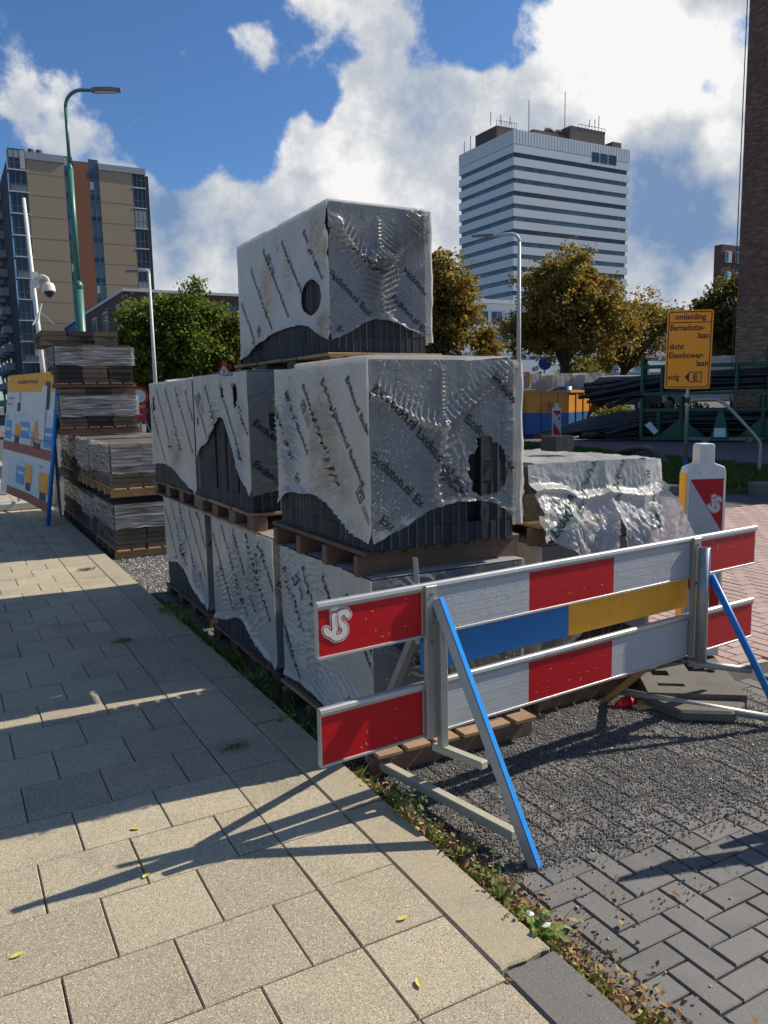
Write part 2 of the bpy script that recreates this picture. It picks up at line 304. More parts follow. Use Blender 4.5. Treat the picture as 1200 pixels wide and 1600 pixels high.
class MB:
    def __init__(s): s.V = []; s.F = []; s.I = []
    def add(s, vs, fs, m=0):
        b = len(s.V); s.V += [tuple(v) for v in vs]; s.F += [tuple(b + i for i in f) for f in fs]; s.I += [m] * len(fs); return s
    def box(s, x0, x1, y0, y1, z0, z1, m=0, M=None):
        vs = [Vector((x, y, z)) for z in (z0, z1) for y in (y0, y1) for x in (x0, x1)]
        if M is not None: vs = [M @ v for v in vs]
        return s.add(vs, [(0, 2, 3, 1), (4, 5, 7, 6), (0, 1, 5, 4), (2, 6, 7, 3), (0, 4, 6, 2), (1, 3, 7, 5)], m)
    def chbox(s, x0, x1, y0, y1, z0, z1, c=.004, m=0, M=None):   # box with a chamfered top edge
        vs = [Vector(v) for v in [(x0, y0, z0), (x1, y0, z0), (x1, y1, z0), (x0, y1, z0), (x0, y0, z1 - c), (x1, y0, z1 - c), (x1, y1, z1 - c), (x0, y1, z1 - c), (x0 + c, y0 + c, z1), (x1 - c, y0 + c, z1), (x1 - c, y1 - c, z1), (x0 + c, y1 - c, z1)]]
        if M is not None: vs = [M @ v for v in vs]
        return s.add(vs, [(0, 1, 5, 4), (1, 2, 6, 5), (2, 3, 7, 6), (3, 0, 4, 7), (4, 5, 9, 8), (5, 6, 10, 9), (6, 7, 11, 10), (7, 4, 8, 11), (8, 9, 10, 11), (3, 2, 1, 0)], m)
    def bar(s, p, q, w, h, up=(0, 0, 1), m=0):
        p = Vector(p); q = Vector(q); d, a, u = basis(q - p, up); a = a * w / 2; u = u * h / 2
        vs = [c + i * a + j * u for c in (p, q) for i, j in ((-1, -1), (1, -1), (1, 1), (-1, 1))]
        return s.add(vs, [(0, 1, 2, 3), (7, 6, 5, 4), (0, 4, 5, 1), (1, 5, 6, 2), (2, 6, 7, 3), (3, 7, 4, 0)], m)
    def tube(s, pts, r, n=10, m=0, cap=True):
        pts = [Vector(p) for p in pts]; k = len(pts); rs = r if isinstance(r, (list, tuple)) else [r] * k
        vs = []; ref = None
        for i, p in enumerate(pts):
            d = (pts[min(i + 1, k - 1)] - pts[max(i - 1, 0)]).normalized()
            if ref is None: _, a, u = basis(d)
            else:
                a = (ref - d * ref.dot(d)).normalized(); u = a.cross(d)
            ref = a
            for j in range(n):
                t = 2 * math.pi * j / n; vs.append(p + (a * math.cos(t) + u * math.sin(t)) * rs[i])
        fs = [(i * n + j, i * n + (j + 1) % n, (i + 1) * n + (j + 1) % n, (i + 1) * n + j) for i in range(k - 1) for j in range(n)]
        if cap: fs += [tuple(range(n - 1, -1, -1)), tuple((k - 1) * n + j for j in range(n))]
        return s.add(vs, fs, m)
    def prism(s, poly, t0, t1, M, m=0):    # polygon in local xy, thickness along local z, placed by M
        k = len(poly); vs = [M @ Vector((x, y, t0)) for x, y in poly] + [M @ Vector((x, y, t1)) for x, y in poly]
        return s.add(vs, [tuple(range(k - 1, -1, -1)), tuple(range(k, 2 * k))] + [(i, (i + 1) % k, k + (i + 1) % k, k + i) for i in range(k)], m)
    def build(s, name, mats, parent=None, smooth=False, loc=None, world=True, bevel=0, seg=1):
        o = raw(name, s.V, s.F, mats, s.I, parent, smooth, loc, world)
        if bevel:
            b = o.modifiers.new('bevel', 'BEVEL'); b.width = bevel; b.segments = seg; b.limit_method = 'ANGLE'; b.angle_limit = math.radians(40)
        return o
def frame(o, x, y=None, z=None):          # matrix from origin and axes
    x = Vector(x).normalized()
    if z is None: y = Vector(y).normalized(); z = x.cross(y)
    else: z = Vector(z).normalized(); y = z.cross(x)
    o = Vector(o)
    return Matrix(((x.x, y.x, z.x, o.x), (x.y, y.y, z.y, o.y), (x.z, y.z, z.z, o.z), (0, 0, 0, 1)))
def text_mesh(txt, size=1.0, bold=0.0, align='LEFT', res=2):
    cu = bpy.data.curves.new('t', 'FONT'); cu.body = txt; cu.size = size; cu.offset = bold; cu.align_x = align; cu.resolution_u = res
    o = bpy.data.objects.new('t', cu); COL.objects.link(o); dg = bpy.context.evaluated_depsgraph_get(); dg.update()
    me = o.evaluated_get(dg).to_mesh()
    V = np.array([v.co[:] for v in me.vertices]); F = [tuple(p.vertices) for p in me.polygons]
    o.evaluated_get(dg).to_mesh_clear(); bpy.data.objects.remove(o); bpy.data.curves.remove(cu)
    return V, F
def put_text(mb, txt, size, M, x=0, y=0, bold=0.0, align='LEFT', m=0, sx=1.0):
    V, F = text_mesh(txt, size, bold, align)
    mb.add([M @ Vector((x + v[0] * sx, y + v[1], 0)) for v in V], F, m)
def stroke(pts, w, n_cap=6):               # thick polyline with round ends as flat quads + fans (2-D)
    P = [Vector((p[0], p[1])) for p in pts]; polys = []
    for a, b in zip(P[:-1], P[1:]):
        d = (b - a)
        if d.length < 1e-6: continue
        d.normalize(); nn = Vector((-d.y, d.x)) * w / 2
        polys.append([a - nn, b - nn, b + nn, a + nn])
    for p in P:
        polys.append([p + Vector((math.cos(t), math.sin(t))) * w / 2 for t in [2 * math.pi * i / 12 for i in range(12)]])
    return polys
def catmull(P, n=6):
    P = [Vector(p) for p in P]; out_ = []
    for i in range(len(P) - 1):
        p0, p1, p2, p3 = P[max(i - 1, 0)], P[i], P[i + 1], P[min(i + 2, len(P) - 1)]
        for k in range(n):
            t = k / n; out_.append(.5 * ((2 * p1) + (p2 - p0) * t + (2 * p0 - 5 * p1 + 4 * p2 - p3) * t * t + (3 * p1 - p0 - 3 * p2 + p3) * t ** 3))
    out_.append(P[-1]); return out_
def vnoise(x, y, seed=0):                  # 2-D value noise, numpy
    r = np.random.default_rng(seed); T = r.random((64, 64))
    xi = np.floor(x).astype(int); yi = np.floor(y).astype(int); fx = x - xi; fy = y - yi
    fx = fx * fx * (3 - 2 * fx); fy = fy * fy * (3 - 2 * fy)
    g = lambda a, b: T[a % 64, b % 64]
    return (g(xi, yi) * (1 - fx) + g(xi + 1, yi) * fx) * (1 - fy) + (g(xi, yi + 1) * (1 - fx) + g(xi + 1, yi + 1) * fx) * fy
def fbm(x, y, seed=0, o=4):
    t = 0; a = .5
    for i in range(o): t = t + a * vnoise(x * 2 ** i, y * 2 ** i, seed + i); a *= .5
    return t
def scatter(name, P, R, mats, parent=None, flat=.7, seed=1, label=None, cat=None):   # many small octahedral stones
    r = np.random.default_rng(seed); n = len(P)
    base = np.array([(1, 0, 0), (0, 1, 0), (-1, 0, 0), (0, -1, 0), (0, 0, 1), (0, 0, -1)], float)
    F0 = np.array([(0, 1, 4), (1, 2, 4), (2, 3, 4), (3, 0, 4), (1, 0, 5), (2, 1, 5), (3, 2, 5), (0, 3, 5)])
    an = r.random(n) * 6.283; c, s_ = np.cos(an), np.sin(an)
    sc_ = R[:, None, None] * (0.75 + .6 * r.random((n, 6, 1))) * np.array([1, .8, flat]); V = base[None] * sc_
    V = V + (r.random((n, 6, 3)) - .5) * R[:, None, None] * .4
    X = V[..., 0] * c[:, None] - V[..., 1] * s_[:, None]; Y = V[..., 0] * s_[:, None] + V[..., 1] * c[:, None]
    V = np.stack([X, Y, V[..., 2]], -1) + P[:, None, :]
    F = (F0[None] + (np.arange(n) * 6)[:, None, None]).reshape(-1, 3)
    return raw(name, V.reshape(-1, 3), F, mats, None, parent)
def leaves_mesh(name, P, size, mats, parent=None, seed=1, aspect=.6, updir=.3, bend=True):
    """many separate folded leaves (two quads each) at the points P"""
    r = np.random.default_rng(seed); n = len(P)
    d = r.normal(size=(n, 3)); d[:, 2] -= .2; d /= np.linalg.norm(d, axis=1)[:, None]
    nn = r.normal(size=(n, 3)); nn[:, 2] += updir * 3; s_ = np.cross(d, nn); s_ /= np.linalg.norm(s_, axis=1)[:, None]; u = np.cross(s_, d)
    L_ = (size * (.6 + .8 * r.random(n)))[:, None] if np.ndim(size) == 0 else (size * (.7 + .6 * r.random(n)))[:, None]
    w = L_ * aspect * .5
    a = P; b_ = P + d * L_ * .5 + s_ * w + u * w * .35; c_ = P + d * L_; e = P + d * L_ * .5 - s_ * w + u * w * .35
    V = np.stack([a, b_, c_, e], 1).reshape(-1, 3); k = np.arange(n) * 4
    F = np.concatenate([np.stack([k, k + 1, k + 2], 1), np.stack([k, k + 2, k + 3], 1)])
    return raw(name, V, F, mats, None, parent)

# ------------------------------------------------------------------ ground
RZ = -0.08                                  # road level; the footway top is z = 0
g = MB(); g.box(-700, 900, -400, 1100, -1.0, RZ - .03); tag(g.build('ground', ['asphg']), kind='structure')
# footway of 30 cm slabs: one column against the kerb, running bond with half slabs beyond it
side = MB(); side.box(-7, .268, -4, 70, -.9, -.012); side = tag(side.build('sidewalk', ['joint']), kind='structure')
P_ = .3035; GAP = .0045; KI = .272
def slab_proto(w, d, name):
    m = MB(); m.chbox(-w / 2, w / 2, -d / 2, d / 2, -.05, 0, .003); return m.build(name, ['slab'], None, world=False)
protos = {}
rest = MB(); n_part = 0; rr = random.Random(3)
for i in range(-13, 110):
    y0 = i * P_; cols = [(0, KI)]
    x = 0
    if i % 2: cols.append((-.15, 0)); x = -.15
    while x > -6.5: cols.append((x - .3, x)); x -= .3
    for (a, b_) in cols:
        w = b_ - a - GAP; d = P_ - GAP; cxx = (a + b_) / 2; cyy = y0 + P_ / 2; z = rr.uniform(-.0015, .0015)
        vis = a > -1.25 and -.4 < y0 < 14.2
        if vis and n_part < 300:
            key = round(w, 3)
            if key not in protos:
                o = slab_proto(w, d, 'paving_slab'); o.parent = side; protos[key] = o
            else: o = bpy.data.objects.new('paving_slab', protos[key].data); COL.objects.link(o); o.parent = side
            o.location = (cxx + rr.uniform(-.001, .001), cyy, z); o.rotation_euler = (rr.uniform(-.004, .004), rr.uniform(-.004, .004), rr.uniform(-.004, .004)); n_part += 1
        else: rest.chbox(cxx - w / 2, cxx + w / 2, cyy - d / 2, cyy + d / 2, -.05, z, .003)
tag(rest.build('paving_slab', ['slab'], side), kind='stuff')
kerb = MB(); kerb.box(KI, .45, -4, 70, -.6, -.06); kerb = tag(kerb.build('kerb', ['joint']), kind='structure')
ks = [-3.9, -2.9, -1.9, -.93, .03, 1.0, 1.93, 2.62, 3.55] + [4.5 + .98 * k for k in range(66)]
for k in range(len(ks) - 1):
    m = MB(); y0, y1 = ks[k] + .003, ks[k + 1] - .003
    if k < 26:
        n = 7; top = []
        # slightly broken end edges
        xs = [KI + .003 + (.45 - KI - .003) * i / (n - 1) for i in range(n)]
        e0 = [y0 + rr.uniform(0, .008) for _ in xs]; e1 = [y1 - rr.uniform(0, .008) for _ in xs]
        poly = [(xs[i], e0[i]) for i in range(n)] + [(xs[i], e1[i]) for i in range(n - 1, -1, -1)]
        m.prism(poly, -.2, rr.uniform(-.001, .002), Matrix.Identity(4))
        m.build('kerb_stone', ['kerbdark' if k == 3 else 'kerb'], kerb, bevel=.006)
    else:
        m.box(KI + .003, .449, y0, y1, -.2, 0); m.build('kerb_stone', ['kerb'], kerb)
# dark block paving in herringbone under the stacks, red block paving beyond
def herring(name_obj, piece, mats, base_mat, region, near, bounds, z, L_=.2, Wd=.1, gap=.006, cap=300, jit=.0015, ch=.004):
    b_ = MB(); b_.prism(bounds, -.6, z - .012, Matrix.Identity(4)); road = tag(b_.build(name_obj, [base_mat]), kind='structure')
    xs = [p[0] for p in bounds]; ys = [p[1] for p in bounds]
    x0, x1, y0, y1 = min(xs), max(xs), min(ys), max(ys); cells = []
    ni = int((x1 - x0) / Wd) + 4; nj = int((y1 - y0) / Wd) + 4
    for j in range(-2, nj):
        for i in range(-2, ni):
            k = (i - j) % 4
            if k == 0: r = (i, j, i + 2, j + 1)
            elif k == 2: r = (i, j - 1, i + 1, j + 1)
            else: continue
            a, b1, c, d = x0 + r[0] * Wd, y0 + r[1] * Wd, x0 + r[2] * Wd, y0 + r[3] * Wd
            cx_, cy_ = (a + c) / 2, (b1 + d) / 2
            if region(cx_, cy_): cells.append((a, b1, c, d, cx_, cy_))
    cells.sort(key=lambda q: near(q[4], q[5]))
    pr = {}; rest_ = MB(); rq = random.Random(5)
    for t, (a, b1, c, d, cx_, cy_) in enumerate(cells):
        w, dd = c - a - gap, d - b1 - gap; zz = z + rq.uniform(-jit, jit)
        if t < cap:
            key = (w > dd)
            if key not in pr:
                m = MB(); m.chbox(-w / 2, w / 2, -dd / 2, dd / 2, -.05, 0, ch); o = m.build(piece, mats, road, world=False); pr[key] = o
            else: o = bpy.data.objects.new(piece, pr[key].data); COL.objects.link(o); o.parent = road
            o.location = (cx_, cy_, zz); o.rotation_euler = (rq.uniform(-.012, .012), rq.uniform(-.012, .012), rq.uniform(-.012, .012))
        else:
            M = Matrix.Translation((cx_, cy_, zz)) @ Matrix.Rotation(rq.uniform(-.01, .01), 4, 'Z')
            rest_.chbox(-w / 2, w / 2, -dd / 2, dd / 2, -.05, 0, ch, 0, M)
    if rest_.V: tag(rest_.build(piece, mats, road), kind='stuff')
    return road
c2 = lambda x, y: math.hypot(x - .9, y + .1)
herring('dark_block_road', 'paving_brick', ['dbrick'], 'djoint', lambda x, y: x > .47 and (x < 2.7 or y < 1.25) and y < 6.6, c2, [(.451, -4), (4.2, -4), (4.2, 1.25), (2.7, 1.5), (2.7, 16), (.451, 16)], RZ, Wd=.0925)
RED = [(2.71, 1.51), (4.21, 1.26), (4.21, -4), (16, -4), (14.5, 4.9), (8.2, 5.9), (9.0, 7.4), (9.8, 8.8), (12.3, 12.0), (12.0, 16.5), (2.71, 16.5)]
def inpoly(x, y, P):
    c = False
    for i in range(len(P)):
        (x1, y1), (x2, y2) = P[i], P[i - 1]
        if (y1 > y) != (y2 > y) and x < (x2 - x1) * (y - y1) / (y2 - y1) + x1: c = not c
    return c
herring('red_block_road', 'paving_brick', ['rbrick'], 'rjoint', lambda x, y: x < 12.5 and y < 13 and inpoly(x, y, RED) and not (x < 2.8 and y < 1.7), lambda x, y: abs((x - 3.6)) * 1.2 + abs(y - 2.2), RED, RZ, L_=.21, Wd=.105, gap=.009)
# grass verge island with kerb, reddish cycle path, far grass bank
GI = [(9.0, 8.0), (9.55, 7.35), (10.2, 6.8), (12.4, 5.8), (15.6, 8.2), (17.2, 13.0), (19.2, 18.8), (18.9, 23.4), (16.2, 22.5), (12.4, 15.6), (10.0, 11.2)]
gi = MB(); gi.prism([(9.05, 8.05), (9.6, 7.45), (10.25, 6.9), (12.4, 5.95), (13.7, 8.3), (14.6, 12.3), (16.4, 21.8), (14.6, 20.4), (11.4, 14.2), (9.6, 10.4)], -.5, RZ + .05, Matrix.Identity(4)); tag(gi.build('grass_island', ['turf']), kind='structure')
ik = tag(MB().box(9.2, 9.3, 8.3, 8.4, -.5, RZ - .02).build('island_kerb', ['kerbdark']), kind='structure')
def kerb_run(pts, parent, w=.2, h=.12, step=.9):
    for a, b_ in zip(pts[:-1], pts[1:]):
        a = Vector((*a, 0)); b_ = Vector((*b_, 0)); n = max(1, round((b_ - a).length / step))
        for k in range(n):
            p = a.lerp(b_, k / n); q = a.lerp(b_, (k + 1) / n); d = (q - p).normalized() * .006
            m = MB(); m.bar(p + d + Vector((0, 0, RZ + h - .12)), q - d + Vector((0, 0, RZ + h - .12)), w, .24); m.build('kerb_stone', ['kerbdark'], parent, bevel=.012)
kerb_run([(9.55, 10.4), (8.98, 8.1), (9.5, 7.4), (9.85, 7.1)], ik); kerb_run([(10.35, 6.72), (12.4, 5.8)], ik, .3, .16)
pt = MB(); pt.prism([(12.6, 5.9), (16.5, 5.0), (60, -12), (60, -6), (21.5, 12.6), (21.4, 23.4), (21.4, 60), (15.5, 60), (16.6, 22.5), (14.8, 12.3), (13.8, 8.3)], -.4, RZ + .004, Matrix.Identity(4)); tag(pt.build('cycle_path', ['asph']), kind='structure')
gb = MB(); gb.prism([(21.5, 13), (40, -2), (90, 20), (60, 34), (34, 34), (27, 42), (21.5, 42)], -.4, RZ + .03, Matrix.Identity(4)); tag(gb.build('grass_bank', ['turf']), kind='structure')
# far street on the left side of the site
fs = MB(); fs.box(-60, 60, 45, 70, -.4, RZ - .01); tag(fs.build('road', ['asph']), kind='structure')
def grass(name, pts, h, seed, mat_='grass', w=.006, lean=.5, label=None):
    r = np.random.default_rng(seed); n = len(pts); P = np.asarray(pts, float)
    hh = h * (.5 + r.random(n)); an = r.random(n) * 6.283; ln = lean * r.random(n) * hh
    d = np.stack([np.cos(an), np.sin(an), 0 * an], 1); s_ = np.stack([-np.sin(an), np.cos(an), 0 * an], 1) * w
    mid = P + d * (ln * .3)[:, None] + np.array([0, 0, 1]) * (hh * .6)[:, None]; tip = P + d * ln[:, None] + np.array([0, 0, 1]) * (hh * .95)[:, None]
    V = np.stack([P - s_, P + s_, mid + s_ * .8, tip, mid - s_ * .8], 1).reshape(-1, 3); k = np.arange(n) * 5
    F = [tuple(x) for x in np.stack([k, k + 1, k + 2, k + 3, k + 4], 1)]
    return raw(name, V, F, [mat_])
def in_pts(poly, n, seed, z):
    r = random.Random(seed); xs = [p[0] for p in poly]; ys = [p[1] for p in poly]; o = []
    while len(o) < n:
        x, y = r.uniform(min(xs), max(xs)), r.uniform(min(ys), max(ys))
        if inpoly(x, y, poly): o.append((x, y, z))
    return o
tag(grass('grass', in_pts([(9.1, 8.05), (9.6, 7.5), (10.3, 6.95), (12.4, 6.0), (13.6, 8.4), (14.4, 12.3), (16.0, 20), (14.6, 19.6), (11.4, 14.0), (9.7, 10.3)], 26000, 4, RZ + .05), .10, 5, w=.012), kind='stuff')
tag(grass('grass', in_pts([(21.5, 13.2), (25, 10.5), (36, 20), (34, 33), (21.5, 33)], 30000, 6, RZ + .03), .17, 7, w=.03), kind='stuff')
# ------------------------------------------------------------------ pallets and film-wrapped block packs
def pallet(label, x0, x1, y0, y1, z0, z1, nslat=7, wood='wood', blockmat='wood', slat_dir='x', tilt=0, nrun=3, over=.0):
    """slats lie front to back (run along y) on cross boards; blocks below"""
    t = thing('wooden_pallet', label, 'pallet', ((x0 + x1) / 2, (y0 + y1) / 2, z0), 'pallets under the paving packs')
    r = random.Random(int(x0 * 100 + y0 * 10 + z0 * 7)); H = z1 - z0; th = .02
    Wx, Wy = x1 - x0, y1 - y0
    # top boards: run along x, visible as ends on the left side; cross members along y
    n = nslat
    if slat_dir == 'y':     # board ends look to the front (-y)
        bw = Wx / n
        for i in range(n):
            a = x0 + bw * i + .012; b_ = x0 + bw * (i + 1) - .012
            m = MB(); j = r.uniform(-.02, .0); m.box(a, b_, y0 + j, y1 + r.uniform(-.005, .01), z1 - th, z1 - r.uniform(0, .003)); m.build('deck_board', [wood], t, bevel=.003)
        for k in range(4):
            y = y0 + .03 + (Wy - .13) * k / 3; m = MB(); m.box(x0 - .005, x1 + .005, y, y + .05 if k else y + .035, z0 + .004, z1 - th - .002); m.build('beam', [blockmat], t, bevel=.003)
    else:
        bw = Wy / n
        m = MB()
        for i in range(n):
            a = y0 + bw * i + .006; b_ = y0 + bw * (i + 1) - .006
            m = MB(); m.box(x0 + r.uniform(-.01, .004), x1 + r.uniform(-.004, .01), a, b_, z1 - th, z1 - r.uniform(0, .003)); m.build('deck_board', [wood], t, bevel=.003)
        for k in range(nrun):
            x = x0 + (Wx - .09) * k / (nrun - 1)
            for q in range(4):
                y = y0 + (Wy - .12) * q / 3; m = MB(); m.box(x + .005, x + .085, y, y + .12, z0 + .016, z1 - th - .001); m.build('block', [blockmat], t, bevel=.004)
            m = MB(); m.box(x, x + .09, y0, y1, z0 + .001, z0 + .015); m.build('bottom_board', [wood], t)
    return t
def hemf(pts):
    xs = [p[0] for p in pts]; ys = [p[1] for p in pts]
    def f(u):
        # smooth cubic through the points
        u = np.asarray(u, float); i = np.clip(np.searchsorted(xs, u) - 1, 0, len(xs) - 2); X = np.array(xs); Y = np.array(ys)
        m = np.gradient(Y, X); h = X[i + 1] - X[i]; t = np.clip((u - X[i]) / h, 0, 1)
        return (2 * t ** 3 - 3 * t ** 2 + 1) * Y[i] + (t ** 3 - 2 * t ** 2 + t) * h * m[i] + (-2 * t ** 3 + 3 * t ** 2) * Y[i + 1] + (t ** 3 - t ** 2) * h * m[i + 1]
    return f
def segdist(u, v, P):                       # distance to a polyline, arclength and side
    best = np.full(u.shape, 9.); al = np.zeros_like(u); acc_ = 0
    for (a, b_), (c, d) in zip(P[:-1], P[1:]):
        L_ = math.hypot(c - a, d - b_); t = np.clip(((u - a) * (c - a) + (v - b_) * (d - b_)) / L_ ** 2, 0, 1)
        q = np.hypot(u - a - t * (c - a), v - b_ - t * (d - b_)); w = q < best
        best = np.where(w, q, best); al = np.where(w, acc_ + t * L_, al); acc_ += L_
    return best, al
def make_disp(seed, patches, seams, L_, H, groups=0, edge=.012, amp=1.0):
    def f(u, v):
        d = .004 + .006 * fbm(u * 4 + seed, v * 3, seed) + .0035 * fbm(u * 22, v * 18 + seed, seed + 5)
        if groups:                             # film spans narrow gaps between the block columns
            ph = (u / L_ * groups) % 1.0; d = d - .010 * np.exp(-((ph - .5) / .10) ** 2) * np.clip((v - H * .6) / (H * .4), 0, 1)
        for (cu, cv, ru, rv, ang, freq, a) in patches:
            m = np.exp(-(((u - cu) / ru) ** 2 + ((v - cv) / rv) ** 2) ** 1.5); c, s_ = math.cos(ang), math.sin(ang)
            w = .11 * (fbm(u * 8 + cu * 7, v * 8, seed + 9) - .5)
            s1 = ((u - cu) * c + (v - cv) * s_ + w + .35 * ((u - cu) * -s_ + (v - cv) * c) ** 2) * freq
            rid = 1 - np.abs(np.sin(s1 * math.pi)); br = .4 + 1.2 * vnoise(u * 14 + 3, v * 14, seed + 20)
            d = d + 1.35 * a * m * rid ** 2 * br
        for (P, a, w, pf, pa, pw) in seams:
            q, al = segdist(u, v, P); jog = .003 * np.sin(al * 60)
            d = d + a * np.exp(-((q + jog) / w) ** 2)
            rid = 1 - np.abs(np.sin((al + .25 * q + .02 * vnoise(u * 10, v * 10, seed + 2)) * pf * math.pi))
            d = d + 1.7 * pa * rid ** 1.5 * np.exp(-(q / pw) ** 2) * (.3 + 1.3 * vnoise(al * 9, q * 20, seed + 3))
        return d * amp
    return f
EXV, EXF = text_mesh('Excluton.nl', .062, .0022, 'LEFT', 1)
EXL = float(EXV[:, 0].max())
def emblem(m, sz):                           # small square mark with an arrow-like sign and four text lines
    q = []
    def rect(a, b_, c, d): q.append([(a, b_), (c, b_), (c, d), (a, d)])
    rect(0, 0, .1, 1); rect(0, .9, 1, 1); rect(.9, 0, 1, 1); rect(0, 0, 1, .1); rect(.25, .25, .4, .8); rect(.25, .65, .75, .8); rect(.6, .25, .75, .55)
    for k in range(4): rect(1.3, .05 + .25 * k, 2.7, .12 + .25 * k)
    return [[(x * sz, y * sz) for x, y in p] for p in q]
def film_face(name, mats, pos, L_, H, hem, disp, holes, step, parent, u0=0., u1=None, topf=None, rows=(), tang=0., tsize=1.0, ink='ink', emb=(), textlift=.003, bend=0.0, mir=1):
    """pos(u, v, off) -> world xyz arrays. rows: list of (u, v, n_words) starting points of print lines"""
    u1 = L_ if u1 is None else u1
    nu = int((u1 - u0) / step) + 1; nv = int(H / step) + 1
    U, T = np.meshgrid(np.linspace(u0, u1, nu), np.linspace(0, 1, nv), indexing='ij')
    hm = hem(U) + .006 * (vnoise(U * 45, U * 0 + 3, 11) - .5); tp = topf(U) if topf else np.full_like(U, H)
    V_ = hm + (tp - hm) * T
    def hole(u, v):
        g_ = np.full(np.shape(u), 9.)
        for (cu, cv, ru, rv, jag) in holes:
            an = np.arctan2((v - cv) / rv, (u - cu) / ru); k = 1 + jag * (vnoise(an * 3 + 20, an * 0 + cu * 9, 31) - .5) + jag * .5 * (vnoise(an * 9 + 20, an * 0, 32) - .5)
            g_ = np.minimum(g_, np.hypot((u - cu) / ru, (v - cv) / rv) / k)
        return g_
    G = hole(U, V_)
    idx = np.arange(nu * nv).reshape(nu, nv)
    q = np.stack([idx[:-1, :-1], idx[1:, :-1], idx[1:, 1:], idx[:-1, 1:]], -1).reshape(-1, 4)
    inside = (G < 1).ravel(); keep = inside[q].sum(1) < 3; F = q[keep]
    # snap the inside corners that are still used onto the hole outline
    for (cu, cv, ru, rv, jag) in holes:
        g1 = np.hypot((U - cu) / ru, (V_ - cv) / rv); m = (G < 1) & (g1 < 1.6); sc_ = np.where(m, 1 / np.maximum(G, .2), 1)
        U = np.where(m, cu + (U - cu) * sc_, U); V_ = np.where(m, cv + (V_ - cv) * sc_, V_)
    D = disp(U, V_)
    # a loose lip at the hem and round the holes
    lip = np.exp(-((V_ - hm) / .025) ** 2) * .012 * (.3 + vnoise(U * 14, U * 0, 77)) + np.exp(-((G - 1) / .12) ** 2) * .008 * (holes != [])
    X = pos(U, V_, D + lip)
    o = raw(name, np.stack(X, -1).reshape(-1, 3), F, mats, None, parent, smooth=True)
    # printed words follow the film
    if rows or emb:
        c, s_ = math.cos(tang), math.sin(tang); VV = []; FF = []
        def addpoly(P2, faces):
            u = P2[:, 0]; v = P2[:, 1]; ok = (v > hem(u) + .004) & (v < (topf(u) if topf else H) - .004) & (u > u0 + .002) & (u < u1 - .002) & (hole(u, v) > 1.02)
            b0 = sum(len(a) for a in VV); VV.append(np.stack(pos(u, v, disp(u, v) + textlift), -1))
            for f in faces:
                if all(ok[list(f)]): FF.append(tuple(b0 + i for i in f))
        for (ru_, rv_, nw) in rows:
            for k in range(nw):
                x = EXV[:, 0] * tsize + k * EXL * tsize * 1.09; y = EXV[:, 1] * tsize + bend * x * x
                addpoly(np.stack([ru_ + mir * (x * c - y * s_), rv_ + x * s_ + y * c], 1), EXF)
        for (eu, ev, sz) in emb:
            for p in emblem(None, sz):
                p = np.array(p); addpoly(np.stack([eu + mir * (p[:, 0] * c - p[:, 1] * s_), ev + p[:, 0] * s_ + p[:, 1] * c], 1), [(0, 1, 2, 3)])
        if FF: tag(raw('printed_text', np.concatenate(VV), FF, [ink], None, o), kind='stuff')
    return o
def droplets(parent, pos, L_, H, hem, disp, holes, n, seed, name='water_drops', r0=.0016, r1=.0036):
    r = np.random.default_rng(seed); u = r.random(n * 2) * L_; v = r.random(n * 2) * H; ok = (v > hem(u) + .01) & (fbm(u * 7, v * 7, seed) > .38)
    for (cu, cv, ru, rv, _) in holes: ok &= np.hypot((u - cu) / ru, (v - cv) / rv) > 1.1
    u, v = u[ok][:n], v[ok][:n]; P = np.stack(pos(u, v, disp(u, v) + .001), -1); R = r0 + (r1 - r0) * r.random(len(u)) ** 3
    tag(scatter(name, P, R, ['drop'], parent, 1.0, seed), kind='stuff')
